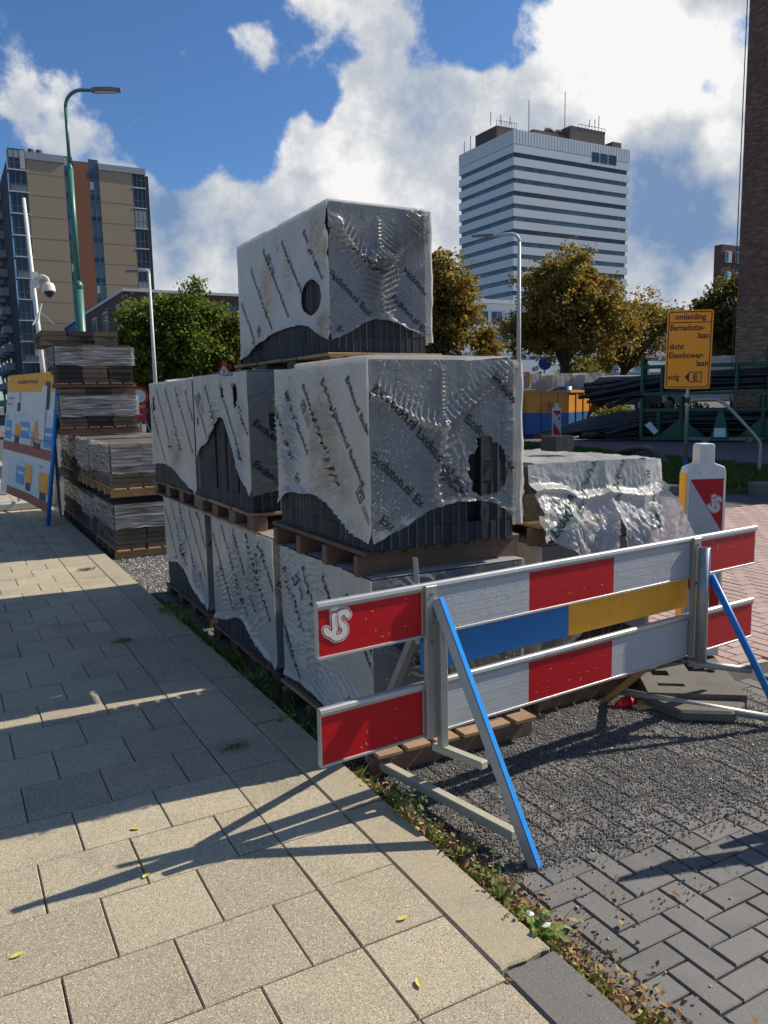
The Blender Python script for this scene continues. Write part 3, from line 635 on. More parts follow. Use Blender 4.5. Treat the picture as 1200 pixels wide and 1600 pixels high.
def pack(label, x0, y0, z0, Wd, L_, H, nx, ny, nz, left, front, exposed=2, top=True, step=.01, right_fin=False, hid=False, gapcols=()):
    """concrete blocks stacked as a rectangular pack under a film hood; left = face towards -x, front = face towards -y"""
    t = thing('paving_block_pack', label, 'paving pack', (x0, y0, z0), 'film wrapped packs of dark paving blocks')
    # blocks
    bw, bl, bh = Wd / nx, L_ / ny, H / nz; r = random.Random(int(x0 * 77 + y0 * 31 + z0 * 11)); rest_ = MB(); pr = {}; cnt = 0
    core = MB(); core.box(x0 + .09, x0 + Wd - .004, y0 + .09, y0 + L_ - .004, z0 + .001, z0 + H - .006); core.build('inner_blocks', ['stone'], t)
    for k in range(nz):
        for i in range(nx):          # front row
            dx = (.05 if i in gapcols and k > 0 else 0) + r.uniform(0, .003); a = x0 + i * bw + .002; b_ = x0 + (i + 1) * bw - .002; yy = y0 + dx
            part_ = k < exposed or any(abs((a + b_) / 2 - x0 - h[0]) < h[2] * 1.15 and abs((k + .5) * bh - h[1]) < h[3] * 1.2 for h in front['holes'])
            if part_ and cnt < 296:
                key = 'f' + str(round(b_ - a, 4))
                if key not in pr: m = MB(); m.box(0, b_ - a, 0, .1, 0, bh - .002); pr[key] = m.build('paving_block', ['stone'], t, world=False); pr[key].location = (a - x0, yy - y0, k * bh)
                else: share('paving_block', pr[key], (a, yy, z0 + k * bh), t)
                cnt += 1
            else: rest_.box(a, b_, yy, yy + .1, z0 + k * bh, z0 + (k + 1) * bh - .002)
        for j in range(ny):          # left row
            dx = (.04 if (j * 5) % ny == 0 and k else 0) + r.uniform(0, .003); a = y0 + j * bl + .002; b_ = y0 + (j + 1) * bl - .002
            if j == 0: a = y0 + .101
            if b_ - a < .004: continue
            part_ = (k < exposed or any(abs((a + b_) / 2 - y0 - h[0]) < h[2] * 1.15 and abs((k + .5) * bh - h[1]) < h[3] * 1.2 for h in left['holes']) or (left.get('open') and (k + .5) * bh < left['hem']((a + b_) / 2 - y0) + .05))
            if part_ and cnt < 296:
                key = 'l' + str(round(b_ - a, 4))
                if key not in pr: m = MB(); m.box(0, .1, 0, b_ - a, 0, bh - .002); pr[key] = m.build('paving_block', ['stone'], t, world=False); pr[key].location = (dx, a - y0, k * bh)
                else: share('paving_block', pr[key], (x0 + dx, a, z0 + k * bh), t)
                cnt += 1
            else: rest_.box(x0 + dx, x0 + dx + .1, a, b_, z0 + k * bh, z0 + (k + 1) * bh - .002)
    # pale chipped edges between the heads of the blocks
    ed = MB()
    for i in range(1, nx):
        if r.random() < .75:
            x = x0 + i * bw; w_ = r.uniform(.0008, .002); zt = r.uniform(.6, 1.) * H; ed.box(x - w_, x + w_, y0 - .001, y0 + .012, z0 + r.uniform(0, .02), z0 + zt)
    for j in range(1, ny):
        if r.random() < .55:
            y = y0 + j * bl; w_ = r.uniform(.0008, .002); ed.box(x0 - .001, x0 + .012, y - w_, y + w_, z0 + r.uniform(0, .02), z0 + r.uniform(.4, 1.) * H)
    tag(ed.build('chalky_edges', ['stoneedge'], t), kind='stuff')
    tag(rest_.build('paving_block', ['stone'], t), kind='stuff')
    # film
    pl = lambda u, v, d: (x0 - .004 - d, y0 + u - .008 * (u < .02), z0 + v)
    pf = lambda u, v, d: (x0 + u - .006 * (u < .015), y0 - .005 - d, z0 + v)
    topf = left.get('top')
    film_face('film_side', ['filmL'], pl, L_, H, left['hem'], left['disp'], left['holes'], step, t, rows=left['rows'], tang=left.get('ang', -.87), tsize=left.get('ts', .66), emb=left.get('emb', ()), topf=topf, u0=-.006, mir=-1)
    film_face('film_front', [front.get('mat', 'filmF')], pf, Wd, H, front['hem'], front['disp'], front['holes'], step, t, rows=front['rows'], tang=front.get('ang', -.66), tsize=front.get('ts', .9), emb=front.get('emb', ()), u0=-.006, u1=Wd + (.008 if right_fin else .004), bend=front.get('bend', -.25))
    if front.get('drops'): droplets(t, pf, Wd, H, front['hem'], front['disp'], front['holes'], front['drops'], 5)
    # hood top, right and back
    U, V_ = np.meshgrid(np.linspace(-.006, Wd + .006, 50), np.linspace(-.006, L_ + .004, 60), indexing='ij'); idx = np.arange(3000).reshape(50, 60)
    Fq = np.stack([idx[:-1, :-1], idx[1:, :-1], idx[1:, 1:], idx[:-1, 1:]], -1).reshape(-1, 4); zt = z0 + H + .004 + .014 * fbm(U * 9, V_ * 9, 3) * np.minimum(1, np.minimum(np.minimum(U + .006, Wd + .006 - U), np.minimum(V_ + .006, L_ + .004 - V_)) * 14)
    if left.get('top'): zt = zt + (left['top'](V_) - H)
    raw('film_top', np.stack([x0 + U, y0 + V_, zt], -1).reshape(-1, 3), Fq, ['filmW'], None, t, True)
    nn = 40; U, V_ = np.meshgrid(np.linspace(0, L_, nn), np.linspace(0.05, H, nn), indexing='ij'); idx = np.arange(nn * nn).reshape(nn, nn); Fq = np.stack([idx[:-1, :-1], idx[1:, :-1], idx[1:, 1:], idx[:-1, 1:]], -1).reshape(-1, 4)
    raw('film_side', np.stack([x0 + Wd + .005 + .02 * fbm(U * 8, V_ * 6, 8), y0 + U, z0 + V_], -1).reshape(-1, 3), Fq, ['filmL'], None, t, True)
    U = U * Wd / L_
    raw('film_back', np.stack([x0 + U, y0 + L_ + .004 + .02 * fbm(U * 8, V_ * 6, 9), z0 + V_], -1).reshape(-1, 3), Fq, ['filmL'], None, t, True)
    if right_fin:     # loose welded edge of the hood standing off the right corner
        n = 50; k = np.linspace(0, 1, n); z = z0 + .06 + (H - .07) * k; P = []
        for j, e in enumerate((0, .012, .026, .036)):
            P.append(np.stack([x0 + Wd - .012 + e + .012 * vnoise(k * 6, k * 0 + j, 4), y0 - .012 - .022 * math.sin(j * 1.05) - .012 * vnoise(k * 16, k * 0 + j * 3, 5), z], 1))
        P = np.stack(P, 1).reshape(-1, 3); idx = np.arange(n * 4).reshape(n, 4); Fq = np.stack([idx[:-1, :-1], idx[1:, :-1], idx[1:, 1:], idx[:-1, 1:]], -1).reshape(-1, 4)
        raw('film_fold', P, Fq, ['filmL'], None, t, True)
    return t
def steps(L_, H, n, seed):      # stepped top outline: runs of blocks of slightly different height
    r = random.Random(seed); e = sorted([r.uniform(.1, .9) * L_ for _ in range(n)]); hs = [r.uniform(-.008, .012) for _ in range(n + 1)]
    def f(u):
        u = np.asarray(u, float); z = np.full(u.shape, H + hs[0])
        for q, a in enumerate(e): z = np.where(u > a, H + hs[q + 1], z)
        return z
    return f
A_ = math.radians
# --- front stack
pallet('lower front pallet on the dark paving, left of the blue strut', .565, 1.42, 1.27, 2.36, RZ, RZ + .115, 6, 'wood', 'woodd', 'y')
pack('lowest front pack behind the left end of the red and white boards', .60, 1.33, RZ + .115, .78, 1.0, .735, 16, 22, 9,
     dict(hem=hemf([(0, .10), (.3, .035), (.75, .05), (1.06, .03)]), holes=[], disp=make_disp(3, [(.55, .42, .20, .28, A_(75), 26, .016), (.80, .45, .13, .30, A_(100), 34, .018), (.92, .55, .10, .2, A_(60), 30, .014), (.35, .12, .3, .12, A_(120), 22, .012)], [], 1, .735, 5),
          rows=[(1.02, .34, 2), (.95, .62, 2), (.72, .66, 2), (.48, .66, 2), (.24, .62, 2), (.08, .5, 1)], emb=[(.80, .60, .05), (.98, .25, .05), (.24, .14, .05)]),
     dict(hem=hemf([(0, .10), (.35, .2), (.78, .08)]), holes=[], disp=make_disp(4, [(.15, .45, .12, .25, A_(80), 30, .012), (.3, .5, .2, .2, A_(60), 30, .012)], [], .78, .735), rows=[(.02, .5, 2)], drops=200), exposed=2, step=.008)
pallet('upper front pallet carrying the pack with a torn hole, brown board ends', .565, 1.40, 1.36, 2.40, .77, .885, 8, 'woodd', 'woodd', 'y')
M1s = [([(.0, .64), (.10, .60), (.20, .54), (.33, .50)], .016, .012, 34, .010, .05), ([(.33, .50), (.45, .58), (.58, .66), (.72, .74)], .014, .010, 36, .007, .05), ([(.335, .50), (.335, .42), (.30, .30), (.31, .19), (.34, .12)], .020, .008, 30, .005, .05), ([(.335, .74), (.335, .50)], .004, .006, 60, .006, .014)]
pack('middle front pack with an oval hole torn in its wet front film', .60, 1.32, .885, .72, 1.0, .785, 17, 24, 9,
     dict(hem=hemf([(0, .045), (.08, .05), (.22, .10), (.38, .17), (.7, .185), (.88, .165), (1.06, .07)]), holes=[(.80, .73, .012, .009, 0)],
          disp=make_disp(8, [(.42, .40, .15, .30, A_(62), 26, .022), (.28, .28, .12, .14, A_(40), 34, .015), (.82, .45, .12, .24, A_(110), 28, .022), (.97, .50, .06, .2, A_(80), 36, .010), (.18, .08, .12, .06, A_(30), 28, .014), (.75, .18, .22, .05, A_(95), 16, .014)], [], 1, .785, 3),
          top=steps(1.0, .785, 3, 5), rows=[(1.03, .62, 2), (.86, .66, 2), (.65, .69, 3), (.43, .71, 3), (.20, .71, 3), (.60, .20, 1)], emb=[(.68, .60, .055), (.78, .25, .05), (.12, .24, .06)]),
     dict(hem=hemf([(0, .045), (.12, .09), (.3, .17), (.45, .185), (.6, .16), (.72, .09), (.8, .07)]), holes=[(.565, .315, .105, .115, .22), (.55, .43, .045, .03, .4)],
          disp=make_disp(9, [(.62, .12, .14, .05, A_(70), 30, .016), (.67, .45, .06, .3, A_(88), 24, .010), (.42, .30, .07, .10, A_(20), 26, .012), (.55, .18, .2, .05, A_(90), 22, .010), (.66, .72, .08, .05, A_(60), 30, .010)], M1s, .72, .785),
          rows=[(.0, .66, 3), (-.02, .39, 3), (.02, .13, 1), (.58, .70, 2), (.44, .53, 2), (.31, .30, 1)], drops=1100), exposed=2, step=.006, right_fin=True, gapcols=(11, 12))
# --- second column
pallet('lower pallet of the second column beside the kerb', .60, 1.45, 2.46, 3.68, RZ, RZ + .10, 6, 'woodd', 'woodd', 'x')
pack('second pack of the bottom row with long slanting wrinkles', .62, 2.50, RZ + .10, .95, 1.12, .75, 18, 26, 9,
     dict(hem=hemf([(0, .02), (.25, .07), (.6, .17), (.85, .10), (1.2, .04)]), holes=[], disp=make_disp(13, [(.30, .42, .16, .34, A_(58), 26, .02), (.62, .40, .14, .30, A_(60), 30, .016), (.18, .62, .07, .25, A_(100), 34, .012), (.95, .30, .12, .2, A_(70), 30, .012)], [], 1.12, .75, 4),
          rows=[(1.1, .62, 3), (.9, .7, 3), (.68, .71, 3), (.45, .71, 3), (.22, .7, 3)], emb=[(.30, .62, .05), (.55, .3, .05)]),
     dict(hem=hemf([(0, .03), (.45, .05), (.95, .03)]), holes=[], disp=make_disp(14, [], [], .95, .75), rows=[(.0, .5, 1)]), exposed=2, step=.009)
pallet('upper pallet of the second column below the pack with torn side film', .585, 1.60, 2.72, 3.86, .77, .885, 9, 'wood', 'woodd', 'x')
pack('second pack of the middle row, its side film torn open in an arch', .60, 2.75, .885, 1.0, 1.06, .785, 18, 25, 9,
     dict(hem=hemf([(0, .10), (.10, .16), (.18, .24), (.27, .36), (.40, .52), (.52, .53), (.66, .44), (.82, .36), (.95, .32), (1.06, .24)]), open=True, holes=[(.20, .66, .035, .065, .3), (.43, .68, .03, .035, .1), (.97, .50, .02, .025, .2)],
          disp=make_disp(21, [(.62, .52, .10, .22, A_(86), 22, .016), (.12, .55, .10, .14, A_(50), 30, .012), (.15, .30, .08, .15, A_(130), 26, .012)], [], 1.06, .785, 3), top=steps(1.06, .785, 3, 9),
          rows=[(1.03, .66, 2), (.80, .72, 2), (.50, .72, 3), (.26, .72, 2)], emb=[(.98, .66, .06)]),
     dict(hem=hemf([(0, .10), (.25, .13), (.6, .08), (1.0, .08)]), holes=[(.16, .52, .05, .07, .5)], disp=make_disp(22, [(.14, .66, .12, .08, A_(110), 18, .018), (.16, .38, .12, .10, A_(85), 18, .018), (.15, .20, .15, .06, A_(80), 14, .02)], [], 1.0, .785), rows=[(.01, .5, 2), (.0, .27, 1)]), exposed=2, step=.009)
# --- third column
pallet('lower pallet of the third column with grass growing round it', .64, 1.5, 3.90, 5.12, RZ, RZ + .10, 6, 'woodd', 'woodd', 'x')
pack('farthest pack of the bottom row with a lifted arch in its hem', .66, 3.92, RZ + .10, .9, 1.16, .75, 16, 26, 9,
     dict(hem=hemf([(0, .03), (.3, .10), (.7, .235), (1.0, .21), (1.2, .17)]), holes=[], disp=make_disp(31, [(.62, .45, .12, .24, A_(62), 26, .018), (.3, .25, .1, .15, A_(60), 28, .012)], [], 1.16, .75, 4), rows=[(1.12, .62, 3), (.92, .7, 3), (.68, .71, 3), (.42, .71, 3), (.2, .7, 3)], emb=[(.2, .25, .05), (.9, .25, .05)]),
     dict(hem=hemf([(0, .03), (.45, .06), (.9, .03)]), holes=[], disp=make_disp(32, [], [], .9, .75), rows=[(.0, .5, 1)]), exposed=3, step=.010)
pallet('upper pallet of the third column, with dark boards', .60, 1.5, 3.88, 5.2, .77, .885, 9, 'woodd', 'woodd', 'x')
pack('farthest pack of the middle row beside the brown slab stacks', .61, 3.90, .885, .95, 1.24, .785, 17, 27, 9,
     dict(hem=hemf([(0, .0), (.25, .06), (.6, .14), (.95, .155), (1.3, .12)]), holes=[(1.10, .62, .03, .06, .3)], disp=make_disp(41, [(.5, .30, .2, .16, A_(52), 24, .02), (1.1, .35, .08, .25, A_(80), 28, .014), (.3, .68, .1, .1, A_(70), 30, .01)], [], 1.24, .785, 4), top=steps(1.24, .785, 4, 3), rows=[(1.2, .6, 3), (1.0, .72, 3), (.72, .72, 3), (.42, .72, 3), (.18, .7, 3)]),
     dict(hem=hemf([(0, .0), (.5, .05), (.95, .02)]), holes=[], disp=make_disp(42, [(.3, .5, .4, .3, A_(90), 14, .008)], [], .95, .785), rows=[(.0, .62, 2), (.0, .30, 2)]), exposed=2, step=.010)
# --- top pack
pallet('highest pallet, standing on the middle row with bowed orange boards', .94, 1.66, 2.42, 3.98, 1.672, 1.765, 7, 'woodo', 'woodd', 'x')
Ts = [([(-.01, .62), (.05, .66), (.12, .56), (.21, .49), (.29, .47)], .026, .012, 34, .016, .06), ([(.29, .47), (.38, .52), (.47, .60), (.60, .69)], .014, .009, 42, .022, .085), ([(.295, .47), (.30, .36), (.315, .22)], .024, .009, 34, .024, .10), ([(.285, .72), (.295, .47)], .005, .006, 50, .008, .02)]
pack('topmost pack with a round hole in its side film and pleated front', .98, 2.46, 1.765, .60, 1.46, .79, 14, 33, 9,
     dict(hem=hemf([(0, .07), (.12, .11), (.3, .17), (.5, .18), (.95, .14), (1.25, .06), (1.50, .03)]), holes=[(.215, .315, .135, .095, .06), (.70, .66, .012, .012, 0)],
          disp=make_disp(51, [(.92, .45, .10, .18, A_(75), 24, .018), (.56, .48, .08, .14, A_(75), 26, .012), (.06, .13, .10, .10, A_(45), 34, .018), (1.05, .10, .35, .07, A_(80), 16, .018), (.10, .62, .13, .15, A_(20), 14, .032)], [], 1.46, .79, 3), top=steps(1.46, .80, 3, 12),
          rows=[(.32, .68, 2), (.64, .68, 3), (.95, .68, 3), (1.20, .60, 3), (1.40, .40, 2)], emb=[(.90, .62, .06), (1.12, .20, .06)]),
     dict(hem=hemf([(0, .07), (.08, .10), (.21, .17), (.34, .18), (.46, .14), (.60, .09), (.7, .07)]), holes=[],
          disp=make_disp(52, [(.62, .13, .14, .06, A_(65), 28, .014), (.52, .75, .07, .05, A_(85), 28, .012), (.68, .45, .05, .25, A_(88), 14, .01), (.10, .15, .08, .08, A_(60), 26, .008)], Ts, .60, .79),
          rows=[(.10, .56, 1), (-.02, .41, 3), (.02, .12, 1), (.44, .45, 3), (.36, .30, 2)], ts=.8, drops=800), exposed=3, step=.0068, right_fin=True)
# ------------------------------------------------------------------ second column of packs to the right, half unpacked, under loose film
pallet('ground pallet at the right end of the stacks near the rubber base', 1.62, 2.44, 1.46, 2.6, RZ, RZ + .115, 7, 'wood', 'woodd', 'y')
pack('lower right pack behind the orange half of the middle plank', 1.66, 1.52, RZ + .115, .74, 1.0, .735, 16, 20, 9,
     dict(hem=hemf([(0, .1), (1.1, .1)]), holes=[], disp=make_disp(61, [], [], 1, .735), rows=[(.9, .6, 2)]),
     dict(hem=hemf([(0, .10), (.4, .3), (.78, .14)]), holes=[], disp=make_disp(62, [(.3, .5, .2, .2, A_(80), 24, .012)], [], .78, .735), rows=[(.05, .6, 2)], drops=120), exposed=3, step=.014)
pallet('upper right pallet with split boards under the loose crumpled film', 1.60, 2.50, 1.50, 2.65, .77, .885, 7, 'wood', 'woodd', 'y')
t = thing('paving_block_pack', 'half emptied pack of pale blocks under loose crumpled film', 'paving pack', (1.62, 1.6, .885), 'film wrapped packs of dark paving blocks')
r = random.Random(9)
for k in range(4):
    for i in range(9):
        for j in range(5):
            if 0 < i < 8 and 0 < j < 4 and k < 3: continue
            if k == 3 and r.random() < .1 and j > 0: continue
            m = MB(); x = 1.63 + i * .094; y = 1.62 + j * .2; m.box(x, x + .09, y, y + .196, .886 + k * .07, .886 + k * .07 + .068); m.build('paving_block', ['bslab' if k < 2 else 'stone'], t)
# loose film: draped sheet, hanging front with a slit, flared torn skirt
nu, nv = 150, 70
U, T = np.meshgrid(np.linspace(0, 1, nu), np.linspace(0, 1, nv), indexing='ij')
x0_, x1_ = 1.60, 2.50
top_z = 1.175 - .015 * U + .012 * vnoise(U * 5, U * 0, 3)
bot = np.interp(U[:, 0], [0, .05, .12, .22, .30, .305, .36, .42, .50, .54, .56, .60, .70, .80, .90, .97, 1.0], [.80, .82, .78, .74, .64, .60, .57, .58, .60, .62, .64, .62, .58, .56, .60, .68, .74])[:, None]
Z = top_z + (bot - top_z) * T
flare = T ** 1.6 * (.04 + .10 * U ** 3)
crump = (.035 * (np.abs(fbm(U * 9, T * 6, 5) - .47)) + .045 * np.abs(fbm(U * 30, T * 14 + 4, 8) - .47)) * np.clip(T * 2.2, .15, 1) + .018 * np.sin(U * 23 + T * 3) * T
tear = np.exp(-((U - .57) / .03) ** 2) * T * .03
sag = .03 * np.exp(-((T - .30 - .12 * (U - .5) ** 2) / .035) ** 2)
Xp = x0_ + (x1_ - x0_) * U + .10 * T * (U - .3) ** 2; Yp = 1.565 - .085 * np.clip((T - .25) / .35, 0, 1) - flare - crump - sag - tear + .0 * U
idx = np.arange(nu * nv).reshape(nu, nv); Fq = np.stack([idx[:-1, :-1], idx[1:, :-1], idx[1:, 1:], idx[:-1, 1:]], -1).reshape(-1, 4)
Uf = U.ravel()[Fq].mean(1); Tf = T.ravel()[Fq].mean(1); slit = (np.abs(Uf - (.575 + .03 * (Tf - 1))) < .075 * np.clip((Tf - .52) / .48, 0, 1) * (Uf > 0))
fo = raw('film_front', np.stack([Xp, Yp, Z], -1).reshape(-1, 3), Fq[~slit], ['filmW'], None, t, True)
def drape_pos(u, v):          # u along the front, v down 0..1
    i = np.clip((u * (nu - 1)).astype(int), 0, nu - 1); j = np.clip((v * (nv - 1)).astype(int), 0, nv - 1); return np.stack([Xp[i, j], Yp[i, j] - .004, Z[i, j]], -1)
VV = []; FF = []
for (u0_, v0_, ang, k, s_) in [(.10, .95, 58, 1, 1.0), (.30, .55, 52, 1, 1.0), (.62, .42, 62, 1, .7), (.86, .62, 75, 1, .7)]:
    for kk in range(k):
        x = EXV[:, 0] * s_ * 1.2; y = EXV[:, 1] * s_; a = A_(ang); P = drape_pos(u0_ + (x * math.cos(a) - y * math.sin(a)) / .9, v0_ - (x * math.sin(a) + y * math.cos(a)) / .45)
        b0 = sum(len(q) for q in VV); VV.append(P); FF += [tuple(b0 + i for i in f) for f in EXF]
tag(raw('printed_text', np.concatenate(VV), FF, ['inkg'], None, fo), kind='stuff')
U2, V2 = np.meshgrid(np.linspace(0, 1, 70), np.linspace(0, 1, 60), indexing='ij'); idx = np.arange(4200).reshape(70, 60); Fq = np.stack([idx[:-1, :-1], idx[1:, :-1], idx[1:, 1:], idx[:-1, 1:]], -1).reshape(-1, 4)
raw('film_top', np.stack([x0_ + .9 * U2, 1.565 + .98 * V2, 1.178 - .015 * U2 + .02 * np.abs(fbm(U2 * 8, V2 * 8, 4) - .4) * 2], -1).reshape(-1, 3), Fq, ['filmW'], None, t, True)
raw('film_side', np.stack([x0_ - .01 - .03 * fbm(U2 * 6, V2 * 6, 6), 1.565 + .98 * U2, 1.17 - .34 * V2 * (.7 + .3 * vnoise(U2 * 5, U2 * 0, 3))], -1).reshape(-1, 3), Fq, ['filmW'], None, t, True)
raw('film_side', np.stack([2.51 + .03 * V2 + .03 * fbm(U2 * 6, V2 * 6, 7), 1.565 + .98 * U2, 1.16 - .40 * V2], -1).reshape(-1, 3), Fq, ['filmW'], None, t, True)
# torn flap at the lower left
n = 24; k = np.linspace(0, 1, n); P = []
for j, w in enumerate((0, .5, 1)):
    P.append(np.stack([1.62 + .42 * k, 1.50 - .05 * w + .02 * np.sin(k * 19 + w * 3), .93 - .09 * k * (1 - .2 * w) - .07 * w * (1 - k) ** 1.5 + .02 * w * np.sin(k * 12)], 1))
P = np.stack(P, 1).reshape(-1, 3); idx = np.arange(n * 3).reshape(n, 3); raw('film_flap', P, np.stack([idx[:-1, :-1], idx[1:, :-1], idx[1:, 1:], idx[:-1, 1:]], -1).reshape(-1, 4), ['filmW'], None, t, True)
# single block of black pavers standing on top
t = thing('paving_blocks', 'small dark bundle of blocks standing alone on the half emptied pack', 'paving blocks', (2.12, 2.0, 1.20))
for i in range(5):
    m = MB(); m.box(2.10 + i * .026, 2.124 + i * .026, 1.93, 2.06, 1.20, 1.285 - .002 * (i % 2)); m.build('paving_block', ['stone'], t)

# ------------------------------------------------------------------ brown slab stacks at the back left
def slab_stack(label, x0, y0, z0, nx, ny, nl, th=.052, s=.3, wood='woodo', wrap=None, mats=('bslab',), pal=.10, bare_top=0, seed=1):
    r = random.Random(seed); p = pallet(label.replace('stack of', 'pallet under the stack of') if 0 else label.split('|')[1], x0 - .02, x0 + nx * s + .02, y0 - .02, y0 + ny * s + .02, z0, z0 + pal, 6, wood, wood, 'y')
    p['group'] = 'pallets under the brown slab stacks'
    t = thing('slab_stack', label.split('|')[0], 'slab stack', (x0, y0, z0 + pal), 'stacks of old brown paving slabs'); pr = {}
    z = z0 + pal; tot = nl * th
    rest_ = MB(); rest_.box(x0 + .28, x0 + nx * s - .004, y0 + .28, y0 + ny * s - .004, z, z + tot - .004); rest_.build('inner_slabs', [mats[0]], t)
    for k in range(nl):
        for i in range(nx):
            for j in range(ny):
                if (i > 0 and j > 0 and k < nl - 1): continue
                mt = mats[(i + j) % len(mats)] if len(mats) > 1 else mats[0]
                if mt not in pr: m = MB(); m.box(.003, s - .004, .003, s - .004, .001, th - .004); pr[mt] = m.build('paving_slab', [mt], t, world=False); o = pr[mt]
                else: o = bpy.data.objects.new('paving_slab', pr[mt].data); COL.objects.link(o); o.parent = t
                o.location = (i * s + r.uniform(-.008, .008), j * s + r.uniform(-.008, .008), k * th); o.rotation_euler = (r.uniform(-.006, .006), r.uniform(-.006, .006), r.uniform(-.02, .02))
    if wrap:
        a, b_ = wrap; z1, z2 = z + tot * a, z + tot * b_; n = 60; m_ = 26
        for face in range(4):
            Lf = (nx if face % 2 == 0 else ny) * s + .02; U, V_ = np.meshgrid(np.linspace(0, 1, n), np.linspace(0, 1, m_), indexing='ij')
            q = .010 * np.abs(np.sin(V_ * 26 + 2.2 * fbm(U * 3, V_ * 5, seed + face))) + .016 * fbm(U * 6, V_ * 20, seed + 2)
            ed = z1 + .02 * vnoise(U * 9, U * 0, seed) ; zz = ed + (z2 + .006 - ed) * V_
            if face == 0: P = (x0 - .01 + Lf * U, y0 - .012 - q, zz)
            elif face == 1: P = (x0 - .012 - q, y0 - .01 + Lf * U, zz)
            elif face == 2: P = (x0 - .01 + Lf * U, y0 + ny * s + .012 + q, zz)
            else: P = (x0 + nx * s + .012 + q, y0 - .01 + Lf * U, zz)
            idx = np.arange(n * m_).reshape(n, m_); raw('stretch_film', np.stack(P, -1).reshape(-1, 3), np.stack([idx[:-1, :-1], idx[1:, :-1], idx[1:, 1:], idx[:-1, 1:]], -1).reshape(-1, 4), ['filmS'], None, t, True)
    return t
slab_stack('brown slab stack on the ground nearest the grey packs, film round its upper half|orange pallet on the ground nearest the grey packs', .57, 6.86, RZ, 3, 4, 9, wrap=(.45, 1.0), mats=('bslab',), seed=3)
slab_stack('brown slab stack on top of the nearest one, wrapped in clear film|orange pallet between the two nearest slab stacks', .57, 6.86, .56, 3, 4, 9, th=.05, wrap=(.3, 1.02), mats=('bslab',), seed=4)
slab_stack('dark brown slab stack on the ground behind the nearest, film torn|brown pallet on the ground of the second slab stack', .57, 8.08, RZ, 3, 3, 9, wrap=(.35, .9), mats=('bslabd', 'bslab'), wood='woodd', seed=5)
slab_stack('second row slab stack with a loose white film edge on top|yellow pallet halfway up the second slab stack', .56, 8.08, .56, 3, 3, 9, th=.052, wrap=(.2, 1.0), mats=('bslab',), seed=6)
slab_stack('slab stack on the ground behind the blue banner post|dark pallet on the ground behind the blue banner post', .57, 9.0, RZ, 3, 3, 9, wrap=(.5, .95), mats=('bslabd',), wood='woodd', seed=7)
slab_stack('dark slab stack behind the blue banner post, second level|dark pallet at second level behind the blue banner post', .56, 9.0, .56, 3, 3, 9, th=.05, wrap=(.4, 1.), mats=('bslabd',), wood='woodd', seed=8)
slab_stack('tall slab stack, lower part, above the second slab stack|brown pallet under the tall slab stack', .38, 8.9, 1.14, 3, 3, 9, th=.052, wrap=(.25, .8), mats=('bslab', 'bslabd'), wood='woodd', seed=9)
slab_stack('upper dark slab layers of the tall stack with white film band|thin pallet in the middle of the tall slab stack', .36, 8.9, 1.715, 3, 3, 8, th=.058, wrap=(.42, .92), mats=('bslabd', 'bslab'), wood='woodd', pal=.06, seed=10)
t = thing('slab_stack', 'three short piles of bare brown slabs crowning the tall stack', 'slab stack', (.25, 9.3, 2.25), 'stacks of old brown paving slabs'); r = random.Random(12)
for i in range(3):
    for j in range(3):
        for k in range(3):
            m = MB(); m.box(0, .295, 0, .295, 0, .056); o = m.build('paving_slab', ['bslabd' if (i + j) % 2 else 'bslab'], t, world=False); o.location = (.02 + i * .305 + r.uniform(-.01, .01), j * .3, k * .06); o.rotation_euler[2] = r.uniform(-.03, .03)
for (i, lab) in ((0, 'slab stack with bare sides standing farthest back, left part'), (1, 'slab stack with bare sides behind it, second level')):
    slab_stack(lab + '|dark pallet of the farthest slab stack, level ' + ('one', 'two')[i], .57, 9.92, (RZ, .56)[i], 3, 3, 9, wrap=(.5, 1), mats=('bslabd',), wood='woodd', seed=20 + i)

# ------------------------------------------------------------------ red and white road barrier
PH = A_(4.5); BD = Vector((math.cos(PH), math.sin(PH), 0)); BN = Vector((math.sin(PH), -math.cos(PH), 0)); B0 = Vector((.145, .889, 0))
def js_logo(parent, M, s, mats=('logo', 'red')):
    S1 = catmull([(.98, .86), (.86, 1.02), (.64, .98), (.52, .80), (.60, .60), (.78, .44), (.82, .24), (.66, .06), (.42, .04), (.28, .14)], 5)
    J1 = catmull([(.36, .92), (.38, .62), (.38, .36), (.24, .22), (.06, .30), (-.02, .42)], 5); D1 = [(.30, 1.22), (.50, 1.24)]
    m = MB(); z = 0
    for lay, (w, mi) in enumerate(((.42, 0), (.33, 1), (.25, 0))):
        for pts in (S1, J1, D1):
            for poly in stroke([(p[0], p[1]) for p in pts], w if pts is not D1 else w * .8):
                z += .0000018
                m.add([M @ Vector((p[0] * s, p[1] * s, .0008 + lay * .0006 + z)) for p in poly], [tuple(range(len(poly)))], mi)
    for a, b_ in zip(S1[5:-8:1], S1[6:-7:1]): pass
    for pts in ([(.50, .95), (.50, .72), (.56, .52), (.52, .30)], ):
        for poly in stroke(pts, .045):
            z += .0000018; m.add([M @ Vector((p[0] * s, p[1] * s, .0032 + z)) for p in poly], [tuple(range(len(poly)))], 1)
    o = m.build('logo', list(mats), parent); return o
